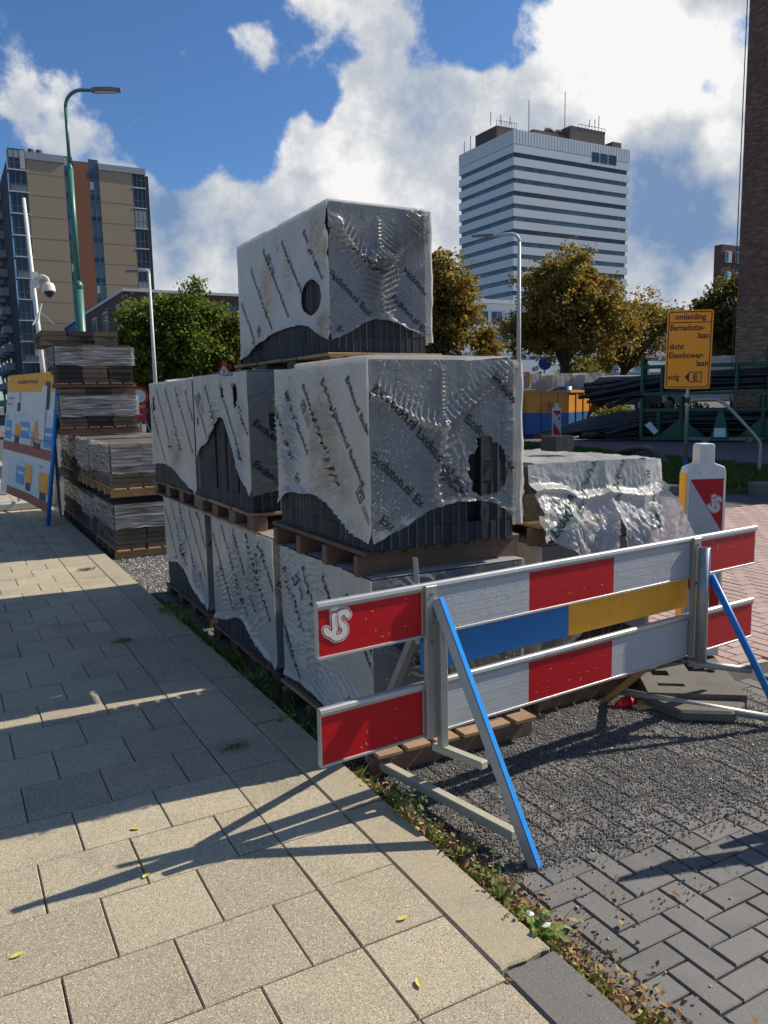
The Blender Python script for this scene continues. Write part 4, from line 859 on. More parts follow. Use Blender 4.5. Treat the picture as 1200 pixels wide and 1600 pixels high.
def barrier(label, P0, d, nrm, L_=2.55, ups=(.465, 2.04), level=True, logo=True, panels=(.0, .435, .975, 1.48, 2.075, 2.55), second=False):
    t = thing('road_barrier', label, 'barrier', (P0.x, P0.y, RZ), 'red and white road barriers'); up = Vector((0, 0, 1))
    def at(u, n_, z): return P0 + d * u + nrm * n_ + up * z
    for bi, (zb, zt) in enumerate(((.25, .462), (.637, .838))):
        # hollow aluminium board: rounded bead on top, lip below, front recess for the sheets
        prof = [(0, zb), (.014, zb), (.014, zb + .008), (.009, zb + .010), (.009, zt - .030), (.015, zt - .026), (.019, zt - .015), (.017, zt - .004), (.010, zt), (-.004, zt), (-.012, zt - .006), (-.012, zb + .004)]
        m = MB(); k = len(prof); vs = [at(0, a, z) for a, z in prof] + [at(L_, a, z) for a, z in prof]
        m.add(vs, [tuple(range(k)), tuple(range(2 * k - 1, k - 1, -1))] + [(i, k + i, k + (i + 1) % k, (i + 1) % k) for i in range(k)]); b_ = m.build('board', ['alu'], t)
        for i in range(5):
            a, e = panels[i] + (.006 if i == 0 else .0), panels[i + 1] - (.005 if i == 4 else 0.0)
            m = MB(); nr = 9; za, zc = zb + .009, zt - .031
            # shallow horizontal ribs pressed into the sheet
            zs = [za + (zc - za) * q / nr for q in range(nr + 1)]
            for q in range(nr):
                o1 = .0095 + (.0004 if q % 2 else 0); m.add([at(a, o1, zs[q]), at(e, o1, zs[q]), at(e, o1, zs[q + 1]), at(a, o1, zs[q + 1])], [(0, 1, 2, 3)])
            m.build('red_panel' if i % 2 == 0 else 'white_panel', ['red' if i % 2 == 0 else 'white'], b_)
        if logo and bi: js_logo(b_, Matrix.Translation(at(.034, .0108, .700)) @ frame((0, 0, 0), d, y=up).to_3x3().to_4x4(), .088)
    # painted wooden plank behind the boards
    for (a, e, mt) in ((ups[0] + .0, 1.235, 'blueb'), (1.236, ups[1] + .01, 'orangep')):
        m = MB(); m.box(a, e, -.045, -.020, .487, .632, 0, frame(P0, d, z=up) if 0 else Matrix(((d.x, -nrm.x * -1, 0, P0.x), (d.y, -nrm.y * -1, 0, P0.y), (0, 0, 1, 0), (0, 0, 0, 1)))); m.build('plank', [mt], t, bevel=.003)
    m = MB(); p = at(ups[0] - .02, -.03, .84); m.bar(p, p + up * .09 - d * .006, .028, .004, d); m.bar(at(ups[0] - .02, -.03, .60), p, .028, .004, d); m.build('strap', ['galv'], t)
    m = MB(); p = at(ups[0] - .018, -.0265, .885); m.tube([p, p + nrm * .002], .006, 10); m.build('slot', ['black'], t)
    for u in ups:
        m = MB(); m.bar(at(u, .024, .245), at(u, .024, .832), .05, .02, nrm); m.build('upright', ['galv'], t, bevel=.002)
        for z in (.80, .62): mm = MB(); mm.tube([at(u, .034, z), at(u, .038, z)], .007, 8); mm.build('bolt', ['galvd'], t)
    return t, at
bt, at = barrier('red and white road barrier with a blue and orange middle plank, square blue strut', B0, BD, BN)
# square-tube stand on the left
def V3(*a): return Vector(a)
m = MB(); m.bar(V3(.650, .885, .205), V3(.650, .885, .70), .03, .035, (0, 1, 0)); m.build('post', ['galv'], bt, bevel=.003)
m = MB(); m.bar(V3(.640, .90, .775), V3(.738, .452, RZ), .040, .034, (.75, -1, .3)); st = m.build('strut', ['galv'], bt, bevel=.002)
m = MB(); dd = Vector((0, -1, .16)).normalized() * .0165 + Vector((.0, 0, 0)); a1, a2 = V3(.640, .90, .775), V3(.738, .452, RZ); dr = (a2 - a1).normalized(); _, sx_, nx_ = basis(dr, (.75, -1, .3))
m.bar(a1 + nx_ * .0185, a2 + nx_ * .0185, .0405, .003, (.75, -1, .3)); m.build('strut_paint', ['bluep'], bt)
m = MB(); m.bar(V3(.635, .96, .74), V3(.596, 1.46, RZ), .036, .03, (0, 1, .3)); m.build('rear_strut', ['galv'], bt, bevel=.002)
m = MB(); m.bar(V3(.60, 1.41, -.035), V3(.727, .545, -.005), .038, .036, (0, 0, 1)); m.build('foot_bar', ['galvw'], bt, bevel=.003)
m = MB(); m.bar(V3(.643, .93, .195), V3(.695, .68, .205), .035, .03, (0, 0, 1)); m.build('bracket', ['galvw'], bt, bevel=.003)
# round-tube stand on the right
m = MB(); m.tube([V3(2.19, .985, .235), V3(2.19, .985, .79)], .027, 18); m.build('post', ['galv'], bt, True)
m = MB(); m.tube([V3(2.19, .985, .7905), V3(2.19, .985, .7908)], .022, 18); m.build('tube_mouth', ['black'], bt)
m = MB(); m.tube([V3(2.215, .965, .66), V3(2.50, .735, RZ)], .017, 14); m.build('strut', ['bluep'], bt, True)
m = MB(); n = 12; q0 = V3(2.30, 1.075, .0)
vs = []; 
for z in (.60, .789):
    for k in range(n): a = -1.7 + 1.9 * k / (n - 1); vs.append(V3(2.19 + .0278 * math.cos(a + .2), .985 + .0278 * math.sin(a + .2), z))
m.add(vs, [(k, k + 1, n + k + 1, n + k) for k in range(n - 1)]); m.build('post_paint', ['bluep'], bt, True)
m = MB(); m.tube([V3(2.15, 1.02, .225), V3(2.37, .84, .20)], .018, 12); m.build('bracket', ['galv'], bt, True)
m = MB(); m.tube([V3(2.04, 1.385, -.01), V3(2.47, .77, -.04)], .019, 12); m.build('foot_bar', ['galv'], bt, True)
m = MB(); m.tube([V3(2.15, 1.10, .30), V3(1.995, 1.42, RZ)], .018, 12); m.build('rear_strut', ['woodo'], bt, True)
ud = np.random.default_rng(5); nn = 520; uu = ud.random(nn) * 1.45 + .5; vv = ud.random(nn); seg = (uu < .965) | ((uu > 1.49) & (uu < 1.95)); uu, vv = uu[seg], vv[seg]
tag(scatter('water_drops', np.array([at(u, .0108, .652 + v * .15)[:] for u, v in zip(uu, vv)]), .0010 + .0016 * ud.random(len(uu)) ** 2, ['drop'], bt, .8, 5), kind='stuff')
m = MB(); r = random.Random(4)
for _ in range(110):                       # scratches and chips in the sheets
    u = r.uniform(.03, 2.5); z = r.choice([r.uniform(.27, .42), r.uniform(.66, .80)]); a = r.uniform(-1.2, 1.2); L_ = r.uniform(.001, .009); w = r.uniform(.0003, .0011)
    d1 = BD * math.cos(a) + Vector((0, 0, math.sin(a))); d2 = BD * -math.sin(a) + Vector((0, 0, math.cos(a))); p = at(u, .0112, z); m.add([p - d1 * L_ - d2 * w, p + d1 * L_ - d2 * w, p + d1 * L_ + d2 * w, p - d1 * L_ + d2 * w], [(0, 1, 2, 3)])
tag(m.build('scratches', ['logo'], bt), kind='stuff')
# next barrier of the row, standing to the right of the picture; it casts the bar of shadow on the blocks
barrier('next road barrier of the row, beyond the right edge', Vector((2.02, .16, 0)), Vector((.955, -.30, 0)).normalized(), Vector((-.30, -.955, 0)).normalized(), logo=False)

# ------------------------------------------------------------------ beacons and rubber base
def beacon(label, x, y, z, face, s=1.0, logo=True):
    """face = unit vector the striped side looks to"""
    f = Vector((face[0], face[1], 0)).normalized(); rt = Vector((-f.y, f.x, 0)); up = Vector((0, 0, 1)); M = Matrix(((rt.x, up.x, f.x, x), (rt.y, up.y, f.y, y), (rt.z, up.z, f.z, z), (0, 0, 0, 1)))
    t = thing('traffic_beacon', label, 'beacon', (x, y, z), 'striped traffic beacons')
    w = .115 * s; out_ = [(-w, .0), (w, .0), (w, 1.06 * s), (w * .93, 1.085 * s), (.052 * s, 1.105 * s), (.045 * s, 1.115 * s), (.045 * s, 1.205 * s), (.035 * s, 1.215 * s), (-.035 * s, 1.215 * s), (-.045 * s, 1.205 * s), (-.045 * s, 1.115 * s), (-.052 * s, 1.105 * s), (-w * .93, 1.085 * s), (-w, 1.06 * s)]
    m = MB(); m.prism(out_, -.042 * s, .042 * s, M); m.build('body', ['beaconw'], t, bevel=.007 * s, seg=2)
    for sgn in (-1, 1):
        m = MB(); m.box(sgn * (w + .0002), sgn * (w + .003), .05 * s, 1.05 * s, -.037 * s, .037 * s, 0, M); m.build('orange_strip', ['orangep'], t)
        a, e, zf = w * .86, .034 * s, .0445 * s; zz = sgn * zf
        # recessed face sheet cut into diagonal bands
        y0, y1 = .10 * s, 1.02 * s; bands = 3.0; edges = []
        m = MB(); k0 = -2
        def clip(poly):
            for (c, keep) in ((y0, 1), (y1, -1)):
                o_ = []
                for i in range(len(poly)):
                    p, q = poly[i], poly[(i + 1) % len(poly)]; ip, iq = keep * (p[1] - c) >= 0, keep * (q[1] - c) >= 0
                    if ip: o_.append(p)
                    if ip != iq: tt = (c - p[1]) / (q[1] - p[1]); o_.append((p[0] + tt * (q[0] - p[0]), c))
                poly = o_
                if not poly: return []
            return poly
        bh = .30 * s; sl = .30 * s
        for b_ in range(-3, 8):
            yb = y1 - b_ * bh; poly = clip([(-a, yb), (a, yb - sl), (a, yb - sl - bh), (-a, yb - bh)])
            if len(poly) >= 3:
                mi = (b_ % 2 == 0); m.add([M @ Vector((p[0], p[1], zz)) for p in poly], [tuple(range(len(poly)))], 1 if mi else 0)
        m.build('striped_sheet', ['red', 'white'], t)
        for xx in (-.04, .035):
            mm = MB(); mm.tube([M @ Vector((xx * s, 1.055 * s, sgn * .042 * s)), M @ Vector((xx * s, 1.055 * s, sgn * .05 * s))], [.012 * s, .008 * s], 10); mm.build('lens_stud', ['beaconw'], t)
    if logo: js_logo(t, M @ Matrix.Translation((.015 * s, .84 * s, .0455 * s)), .068 * s)
    return t
beacon('large white edged beacon with red stripes on the black rubber base', 2.79, 1.50, RZ + .10, (-.36, -.93))
beacon('far striped beacon standing in front of the blue and orange container', 15.6, 17.4, RZ, (-.55, -.85), 1.12)
rb = thing('rubber_base', 'worn grey rubber beacon base with square and round holes', 'rubber base', (2.45, 1.27, RZ))
ax = Vector((-.60, -.80, 0)).normalized(); ay = Vector((ax.y, -ax.x, 0)); Mb = Matrix(((ax.x, ay.x, 0, 2.62), (ax.y, ay.y, 0, 1.50), (0, 0, 1, RZ), (0, 0, 0, 1)))
xs = [-.42, -.26, -.20, -.02, .02, .10, .16, .24, .36, .40, .50]; ys = [-.24, -.13, -.08, -.035, .035, .08, .17, .24]
holes_ = {(1, 4), (3, 3), (5, 1), (5, 2), (6, 5), (8, 4), (8, 5), (4, 2)}
m = MB()
for i in range(len(xs) - 1):
    for j in range(len(ys) - 1):
        hgt = .088
        if (i, j) in holes_: hgt = .02
        m.box(xs[i], xs[i + 1], ys[j], ys[j + 1], .0, hgt, 0, Mb)
m.build('rubber_block', ['rubber'], rb, bevel=.0)
m = MB(); m.prism([(.501, -.235), (.66, -.13), (.66, .12), (.501, .235)], .0, .06, Mb); m.build('handle_end', ['rubber'], rb, bevel=.012)
m = MB(); m.prism([(-.421, -.235), (-.56, -.12), (-.56, .14), (-.421, .235)], .0, .07, Mb); m.build('handle_end', ['rubber'], rb, bevel=.012)
m = MB(); m.tube([Mb @ Vector((.14, -.16, .1004)), Mb @ Vector((.14, -.16, .1012))], .028, 16); m.build('round_hole', ['black'], rb)
t = thing('plastic_scrap', 'red curved plastic scrap lying by the rear strut foot', 'plastic scrap', (2.06, 1.33, RZ))
m = MB(); m.tube([V3(2.0, 1.33, RZ + .004), V3(2.0, 1.33, RZ + .02), V3(2.0, 1.33, RZ + .045)], [.06, .055, .025], 14); M5 = Matrix.Translation((2.06, 1.33, RZ)) @ Matrix.Diagonal((1.3, .55, 1, 1)) @ Matrix.Translation((-2.0, -1.33, -RZ)); m.V = [tuple(M5 @ Vector(v)) for v in m.V]; m.build('scrap', ['red'], t, True)
t = thing('board_scrap', 'flattened yellowish piece of perforated board on the grit', 'board scrap', (2.2, 1.2, RZ))
m = MB()
for (a, b_, w, h, an, z) in ((2.19, 1.235, .19, .09, -.5, .012), (2.225, 1.13, .12, .07, -.35, .006), (2.12, 1.27, .10, .07, -.2, .004)):
    Mq = Matrix.Translation((a, b_, RZ + z)) @ Matrix.Rotation(an, 4, 'Z') @ Matrix.Rotation(.05, 4, 'X'); m.box(-w / 2, w / 2, -h / 2, h / 2, 0, .006, 0, Mq)
m.build('board', ['paper'], t); m = MB(); r = random.Random(8)
for _ in range(16): a, b_ = 2.19 + r.uniform(-.07, .06), 1.235 + r.uniform(-.03, .03); m.tube([V3(a, b_, RZ + .0205), V3(a, b_, RZ + .0215)], .004, 6)
tag(m.build('perforations', ['black'], t), kind='stuff')
# ------------------------------------------------------------------ street things at middle distance
def signboard(label, c, w, h, face, th=.02, pole=None, rad=.04):
    pass
def rrect(w, h, r_, n=5):
    o = []
    for cx_, cy_, a0 in ((w / 2 - r_, h / 2 - r_, 0), (-w / 2 + r_, h / 2 - r_, 90), (-w / 2 + r_, -h / 2 + r_, 180), (w / 2 - r_, -h / 2 + r_, 270)):
        for k in range(n + 1): a = math.radians(a0 + 90 * k / n); o.append((cx_ + r_ * math.cos(a), cy_ + r_ * math.sin(a)))
    return o
def facing(c, d):
    f = Vector((d[0], d[1], 0)).normalized(); rt = Vector((-f.y, f.x, 0)); return Matrix(((rt.x, 0, f.x, c[0]), (rt.y, 0, f.y, c[1]), (0, 1, 0, c[2]), (0, 0, 0, 1)))
def ring(mb, poly, poly2, z, M, m=0):
    k = len(poly); mb.add([M @ Vector((p[0], p[1], z)) for p in poly] + [M @ Vector((p[0], p[1], z)) for p in poly2], [(i, (i + 1) % k, k + (i + 1) % k, k + i) for i in range(k)], m)
# detour sign: orange board on a thin pole
t = thing('detour_sign', 'orange detour sign with black lettering on a thin steel pole', 'road sign', (11.87, 9.29, RZ))
Ms = facing((11.83, 9.31, 2.345), (-.73, -.68)) @ Matrix.Rotation(A_(-1.0), 4, 'Z'); w, h = .83, 1.49
m = MB(); m.prism(rrect(w, h, .05), -.012, .012, Ms); m.build('board', ['signo'], t)
m = MB(); m.prism(rrect(w - .006, h - .006, .05), -.016, -.0125, Ms); m.build('board_back', ['galvd'], t)
m = MB(); ring(m, rrect(w - .05, h - .05, .045), rrect(w - .085, h - .085, .03), .0135, Ms); m.build('border', ['signk'], t)
m = MB(); m.box(-w / 2 + .04, w / 2 - .04, .505, .522, .0125, .0138, 0, Ms); m.build('line', ['signk'], t)
for (s_, x, y, al, sz, sx) in (('omleiding', 0, .57, 'CENTER', .155, .92), ('Bernadotte-', -.36, .365, 'LEFT', .16, .80), ('laan', .365, .215, 'RIGHT', .16, .86), ('dicht', -.36, .01, 'LEFT', .155, .86), ('Eisenhower-', -.36, -.16, 'LEFT', .16, .80), ('laan', .365, -.31, 'RIGHT', .16, .86), ('volg', -.36, -.57, 'LEFT', .15, .86)):
    m = MB(); put_text(m, s_, sz, Ms @ Matrix.Translation((0, 0, .0136)), 0 if al == 'CENTER' else x / 1, y, .004, al, 0, sx if al == 'CENTER' else 1)
    if al != 'CENTER':
        V, F = text_mesh(s_, sz, .004, al); m = MB(); m.add([Ms @ Vector((x + v[0] * sx, y + v[1], .0136)) for v in V], F)
    m.build('lettering', ['signk'], t)
m = MB(); hexo = [(-.05, -.52), (.04, -.42), (.26, -.42), (.26, -.62), (.04, -.62)]; hexi = [(-.025, -.52), (.052, -.438), (.243, -.438), (.243, -.602), (.052, -.602)]; ring(m, hexo, hexi, .0137, Ms)
m.add([Ms @ Vector((*p, .0139)) for p in [(-.05, -.52), (.045, -.42), (.03, -.52), (.045, -.62)]], [(0, 1, 2, 3)]); put_text(m, 'E', .18, Ms @ Matrix.Translation((0, 0, .0137)), .10, -.583, .005); m.build('arrow_symbol', ['signk'], t)
m = MB(); m.tube([V3(11.87, 9.33, RZ), V3(11.86, 9.33, 3.0)], .035, 12); m.build('pole', ['galv'], t, True)
m = MB(); m.tube([V3(11.87, 9.33, RZ), V3(11.87, 9.33, RZ + .30)], .042, 12); m.build('pole_sleeve', ['signb'], t, True)
t = thing('pipe_handrail', 'bent steel pipe rail clamped to the detour sign pole', 'handrail', (12.66, 8.27, RZ))
m = MB(); m.tube(catmull([V3(11.87, 9.28, 1.37), V3(12.1, 9.02, 1.39), V3(12.22, 8.88, 1.36), V3(12.34, 8.72, 1.2), V3(12.60, 8.34, .68), V3(12.66, 8.27, .5), V3(12.665, 8.27, .3), V3(12.665, 8.27, RZ)], 5), .032, 12); m.build('rail', ['galv'], t, True)
m = MB(); m.tube([V3(11.87, 9.33, 1.33), V3(11.87, 9.33, 1.43)], .05, 12); m.build('clamp', ['black'], t)
t = thing('drain_hose', 'brown corrugated hose arching over the verge edge', 'hose', (12.4, 10.1, 0))
m = MB(); m.tube(catmull([V3(13.9, 13.2, .06), V3(13.3, 11.9, .26), V3(12.75, 11.0, .28), V3(12.55, 10.5, .12), V3(12.5, 10.2, -.04)], 8), .075, 10); m.build('hose', ['hose'], t, True)
t = thing('pipe_bundle', 'dark plastic pipes lying flat on the verge behind the loose film', 'pipes', (12.2, 13.6, RZ))
for k in range(4): m = MB(); m.tube([V3(11.0 - k * .1, 13.3 + k * .22, RZ + .13 + .01 * k), V3(13.5, 11.6 + k * .22, RZ + .13)], .05, 8); m.build('pipe', ['pipe' if k else 'signb'], t, True)
# green steel racks full of black pipes
E_ = Vector((.635, -.773, 0)); Q_ = Vector((.773, .635, 0)); R0 = Vector((19.8, 17.93, 0))
def rk(a, b_, z): return R0 + E_ * a + Q_ * b_ + Vector((0, 0, z))
def rack(label, za, zb, posts, x0, x1, top_stub, gus=False):
    t = thing('pipe_rack', label, 'pipe rack', tuple(rk(0, 0, za)), 'green steel pipe racks')
    for b_ in (0, 1.15):
        m = MB(); m.bar(rk(x0, b_, za + .05), rk(x1, b_, za + .05), .09, .10); m.build('bottom_rail', ['green'], t)
        m = MB(); m.bar(rk(x0, b_, zb), rk(x1, b_, zb), .08, .09); m.build('top_rail', ['green'], t)
        for p, (a, hi) in enumerate(posts): m = MB(); m.bar(rk(a, b_, za + .11), rk(a, b_, hi), .10, .10, (1, 0, 0)); m.build('post', ['green'], t)
        if gus:
            for a in gus:
                m = MB()
                for sg in (-1, 1):
                    P = [rk(a + sg * .05, b_ - .02, za + .10), rk(a + sg * .75, b_ - .02, za + .10), rk(a + sg * .05, b_ - .02, za + .72)]; Pb = [p + Q_ * .012 for p in P]; m.add(P + Pb, [(0, 1, 2), (5, 4, 3), (0, 3, 4, 1), (1, 4, 5, 2), (2, 5, 3, 0)])
                m.build('gusset', ['green'], t)
    for a, _ in posts[::2]: m = MB(); m.bar(rk(a, .05, za + .05), rk(a, 1.10, za + .05), .08, .08); m.build('cross_beam', ['green'], t)
    return t
rack('lower green pipe rack on the grass with triangular gussets', RZ + .06, .97, [(0, 1.36), (.55, .97), (1.25, 1.42), (3.72, 1.42), (4.6, .97), (6.5, 1.4)], 0, 6.6, 1.4, (1.25, 3.72))
rack('upper green pipe rack stacked on the lower one', 1.46, 2.42, [(0, 2.72), (.62, 2.42), (2.9, 2.42), (3.85, 2.98), (5.2, 2.42), (6.5, 2.9)], 0, 6.6, 2.9)
r = random.Random(21)
def pipes(label, zs, n, xl, xr, seed, sag):
    t = thing('pipe_bundle', label, 'pipes', tuple(rk(0, .5, zs[0])), 'bundles of black pipes'); r = random.Random(seed)
    for i in range(n):
        z = r.uniform(*zs); b_ = r.uniform(.16, .98); rad = r.choice([.055, .07, .085]); zl = z - sag * r.uniform(.5, 1.4); zz = z + r.uniform(-.06, .1); a0 = xl + r.uniform(-.5, .6)
        m = MB(); m.tube([rk(a0, b_ + r.uniform(-.15, .15), max(RZ + .12, zl)), rk(-.3, b_, (z + zl) / 2 + .02), rk(1.5, b_, z), rk(4.2, b_ + r.uniform(-.05, .05), zz), rk(xr, b_, zz)], rad, 9, cap=False)
        m.tube([rk(a0 + .02, b_, max(RZ + .12, zl)), rk(a0 + .03, b_, max(RZ + .12, zl))], rad * .9, 9); m.build('pipe', ['pipe'], t, True)
pipes('black plastic pipes filling the upper green rack and hanging out at the left', (1.62, 2.2), 26, -1.7, 7.2, 5, .5)
pipes('dusty black pipes filling the lower green rack', (.14, .86), 24, -1.7, 7.2, 6, .35)
t = thing('pipe_bundle', 'long thin black pipes sloping to the grass left of the racks', 'pipes', tuple(rk(-2, .5, 0)), 'bundles of black pipes')
for i in range(7): m = MB(); m.tube(catmull([rk(-3.4 + r.uniform(-.4, .5), .1 + .12 * i, .06 + .03 * i), rk(-1.8, .2 + .1 * i, .30 + .06 * i), rk(0, .3, .5 + .07 * i), rk(4, .4, .55 + .07 * i)], 4), .06, 8); m.build('pipe', ['pipe'], t, True)
t = thing('marker_cone', 'slim green cone with a white paper at the foot of the racks', 'cone', tuple(rk(2.45, -.25, RZ)))
m = MB(); P = [rk(2.45 - .30, -.45, .02), rk(2.45 + .30, -.45, .02), rk(2.45 + .30, -.05, .02), rk(2.45 - .30, -.05, .02), rk(2.45 - .06, -.28, 1.02), rk(2.45 + .06, -.28, 1.02), rk(2.45 + .06, -.20, 1.02), rk(2.45 - .06, -.20, 1.02)]
m.add(P, [(0, 1, 5, 4), (1, 2, 6, 5), (2, 3, 7, 6), (3, 0, 4, 7), (4, 5, 6, 7), (3, 2, 1, 0)]); m.build('cone_body', ['green'], t, bevel=.03)
m = MB(); P = [rk(2.25, -.455, .10), rk(2.62, -.455, .10), rk(2.60, -.40, .38), rk(2.27, -.40, .38)]; P = [p - Q_ * .03 for p in P]; m.add(P, [(0, 1, 2, 3)]); m.build('paper', ['beaconw'], t)
t = thing('paper_tag', 'white paper label tied to the left post of the lower rack', 'paper label', tuple(rk(.2, -.1, .3)))
m = MB(); P = [rk(.1, -.12, .48), rk(.28, -.12, .60), rk(.55, -.12, .28), rk(.42, -.12, .16)]; m.add(P + [p + Q_ * .006 for p in P], [(0, 1, 2, 3), (7, 6, 5, 4)]); m.build('paper', ['beaconw'], t)
t = thing('timber_beam', 'weathered timber beam under the right half of the racks', 'timber', tuple(rk(3, -.3, RZ)))
m = MB(); m.bar(rk(1.5, -.35, RZ + .12), rk(6.5, -.35, RZ + .12), .14, .1); m.build('beam', ['galvd'], t)
for a in (1.9, 3.2): m = MB(); m.bar(rk(a, -.35, RZ), rk(a + .2, -.35, RZ), .2, .14); m.build('block', ['galvd'], t)
# blue and orange skip container
CC = Vector((19.94, 21.73, RZ)); cl = Vector((-.80, .60, 0)).normalized(); cr_ = Vector((.68, .73, 0)).normalized()
cr_ = Vector((.854, .52, 0)).normalized(); cl = Vector((-.52, .854, 0)).normalized()
t = thing('skip_container', 'open steel skip container, orange above and blue below', 'container', tuple(CC))
def ck(a, b_, z): return CC + cl * a + cr_ * b_ + Vector((0, 0, z))
HC = 1.72; WL = 2.5; LR = 6.0
for (P, nm) in (((0, 0, WL, 0), 'wall'), ((0, 0, 0, LR), 'wall'), ((WL, 0, WL, LR), 'wall'), ((0, LR, WL, LR), 'wall')):
    for (z0, z1, mt) in ((.12, .95, 'contB'), (.952, HC, 'contO')):
        m = MB(); m.bar(ck(P[0], P[1], (z0 + z1) / 2), ck(P[2], P[3], (z0 + z1) / 2), .06, z1 - z0); m.build('wall_panel', [mt], t)
for a in (.45, 1.1, 1.75, 2.4):
    for (z0, z1, mt) in ((.12, .95, 'contB'), (.952, HC, 'contO')): m = MB(); m.bar(ck(a, -.05, z0), ck(a, -.05, z1), .09, .05, cr_); m.build('rib', [mt], t)
for b_ in (.9, 1.9, 2.9, 3.9, 4.9):
    for (z0, z1, mt) in ((.12, .95, 'contB'), (.952, HC, 'contO')): m = MB(); m.bar(ck(-.05, b_, z0), ck(-.05, b_, z1), .09, .05, cl); m.build('rib', [mt], t)
for P in ((-.04, -.04, WL, -.04), (-.04, -.04, -.04, LR)): m = MB(); m.bar(ck(P[0], P[1], HC + .03), ck(P[2], P[3], HC + .03), .12, .09); m.build('rim', ['contO'], t)
m = MB(); m.box(-.2, .2, -.2, .2, 0, .1, 0, Matrix.Translation(ck(1.4, 1, 0))); m.bar(ck(.2, .5, .1), ck(WL - .2, .5, .1), .3, .15); m.bar(ck(.2, 5, .1), ck(WL - .2, 5, .1), .3, .15); m.build('skid', ['contB'], t)
m = MB(); m.bar(ck(.05, LR / 2, .2), ck(WL - .05, LR / 2, .2), LR - .1, .06); m.build('floor', ['contB'], t)
for (a, z) in ((.8, 1.25), (1.9, 1.25)): m = MB(); m.tube([ck(a, -.09, z), ck(a, -.2, z)], .07, 8); m.bar(ck(a - .02, -.1, z - .2), ck(a + .02, -.1, z + .1), .08, .2); m.build('hook', ['contO'], t)
t = thing('rubble', 'dark rubble and a red can heaped inside the skip container', 'rubble', tuple(ck(1.2, 1.2, 1.5)))
for i in range(14):
    m = MB(); s_ = r.uniform(.15, .4); Mq = Matrix.Translation(ck(r.uniform(.4, 2.4), r.uniform(.4, 5), 1.45 + r.uniform(0, .28))) @ Matrix.Rotation(r.uniform(0, 3), 4, 'Z') @ Matrix.Rotation(r.uniform(-.4, .4), 4, 'X'); m.box(-s_, s_, -s_ * .7, s_ * .7, -.1, .1 + s_ * .2, 0, Mq); m.build('chunk', ['signr' if i == 3 else ('galvd' if i % 2 else 'asphg')], t)
m = MB(); m.bar(ck(1.4, 2.6, .9), ck(1.4, 2.7, .9), 2.3, 1.1); m.build('fill', ['soil'], t)

# raised street behind the container: cars, van, wrapped packs, trees stand on it
GZ = .75
m = MB(); m.prism([(14, 36), (19.5, 27.5), (24.5, 24.0), (30, 23.5), (120, 10), (160, 90), (90, 130), (14, 110)], -.5, GZ, Matrix.Identity(4)); tag(m.build('raised_street', ['asphg']), kind='structure')
def car(name, label, p, yaw, paint, L_=4.4, Wd=1.8, H=1.5, van=False, grp=None):
    t = thing(name, label, 'van' if van else 'car', p, grp); M = Matrix.Translation(p) @ Matrix.Rotation(yaw, 4, 'Z') @ Matrix.Rotation(math.pi / 2, 4, 'X')
    if van: body = [(-L_ / 2, .35), (-L_ / 2, H - .06), (-L_ / 2 + .08, H), (L_ / 2 - 1.55, H), (L_ / 2 - 1.2, H - .1), (L_ / 2 - .6, 1.28), (L_ / 2 - .08, 1.02), (L_ / 2, .8), (L_ / 2, .35)]; gl = [(L_ / 2 - 1.75, 1.35), (L_ / 2 - 1.68, H - .28), (L_ / 2 - 1.3, H - .28), (L_ / 2 - .75, 1.35)]
    else: body = [(-L_ / 2, .35), (-L_ / 2 + .02, .92), (-L_ / 2 + .35, H - .12), (-L_ / 2 + .8, H), (.35, H), (1.15, .98), (L_ / 2 - .15, .82), (L_ / 2, .6), (L_ / 2, .3)]; gl = [(-L_ / 2 + .25, .98), (-L_ / 2 + .55, H - .14), (.28, H - .12), (.92, .98)]
    m = MB(); m.prism(body, -Wd / 2, Wd / 2, M); m.build('body', [paint], t, bevel=.07, seg=3)
    for sg in (-1, 1):
        m = MB(); m.prism(gl, sg * (Wd / 2 + .002), sg * (Wd / 2 + .012), M); m.build('side_window', ['glassd'], t)
        for x in (-L_ / 2 + .8, L_ / 2 - .85): m = MB(); m.tube([M @ Vector((x, .32, sg * (Wd / 2 - .12))), M @ Vector((x, .32, sg * (Wd / 2 + .01)))], .32, 18); w_ = m.build('wheel', ['black'], t); m = MB(); m.tube([M @ Vector((x, .32, sg * (Wd / 2 + .011))), M @ Vector((x, .32, sg * (Wd / 2 + .016)))], .19, 12); m.build('rim', ['galv'], w_)
    if not van:
        m = MB(); a = (-L_ / 2 + .03, .98); b_ = (-L_ / 2 + .33, H - .16); m.add([M @ Vector((a[0] - .01, a[1], -.7)), M @ Vector((a[0] - .01, a[1], .7)), M @ Vector((b_[0] - .02, b_[1], .62)), M @ Vector((b_[0] - .02, b_[1], -.62))], [(0, 1, 2, 3)]); m.build('rear_window', ['glassd'], t)
    m = MB(); a, b_ = ((.38, H - .03), (1.13, 1.0)) if not van else ((L_ / 2 - 1.18, H - .13), (L_ / 2 - .62, 1.30)); m.add([M @ Vector((a[0] + .015, a[1], -.66)), M @ Vector((a[0] + .015, a[1], .66)), M @ Vector((b_[0] + .02, b_[1] + .02, .76)), M @ Vector((b_[0] + .02, b_[1] + .02, -.76))], [(0, 1, 2, 3)]); m.build('windscreen', ['glassd'], t)
    for sg in (-1, 1): m = MB(); m.box(-L_ / 2 - .012, -L_ / 2 + .04, .72, .90, sg * .62 - .16, sg * .62 + .16, 0, M); m.build('tail_light', ['signr'], t)
    for sg in (-1, 1): m = MB(); m.box(L_ / 2 - .1, L_ / 2 + .012, .60, .74, sg * .62 - .18, sg * .62 + .18, 0, M); m.build('headlight', ['frame'], t)
    return t
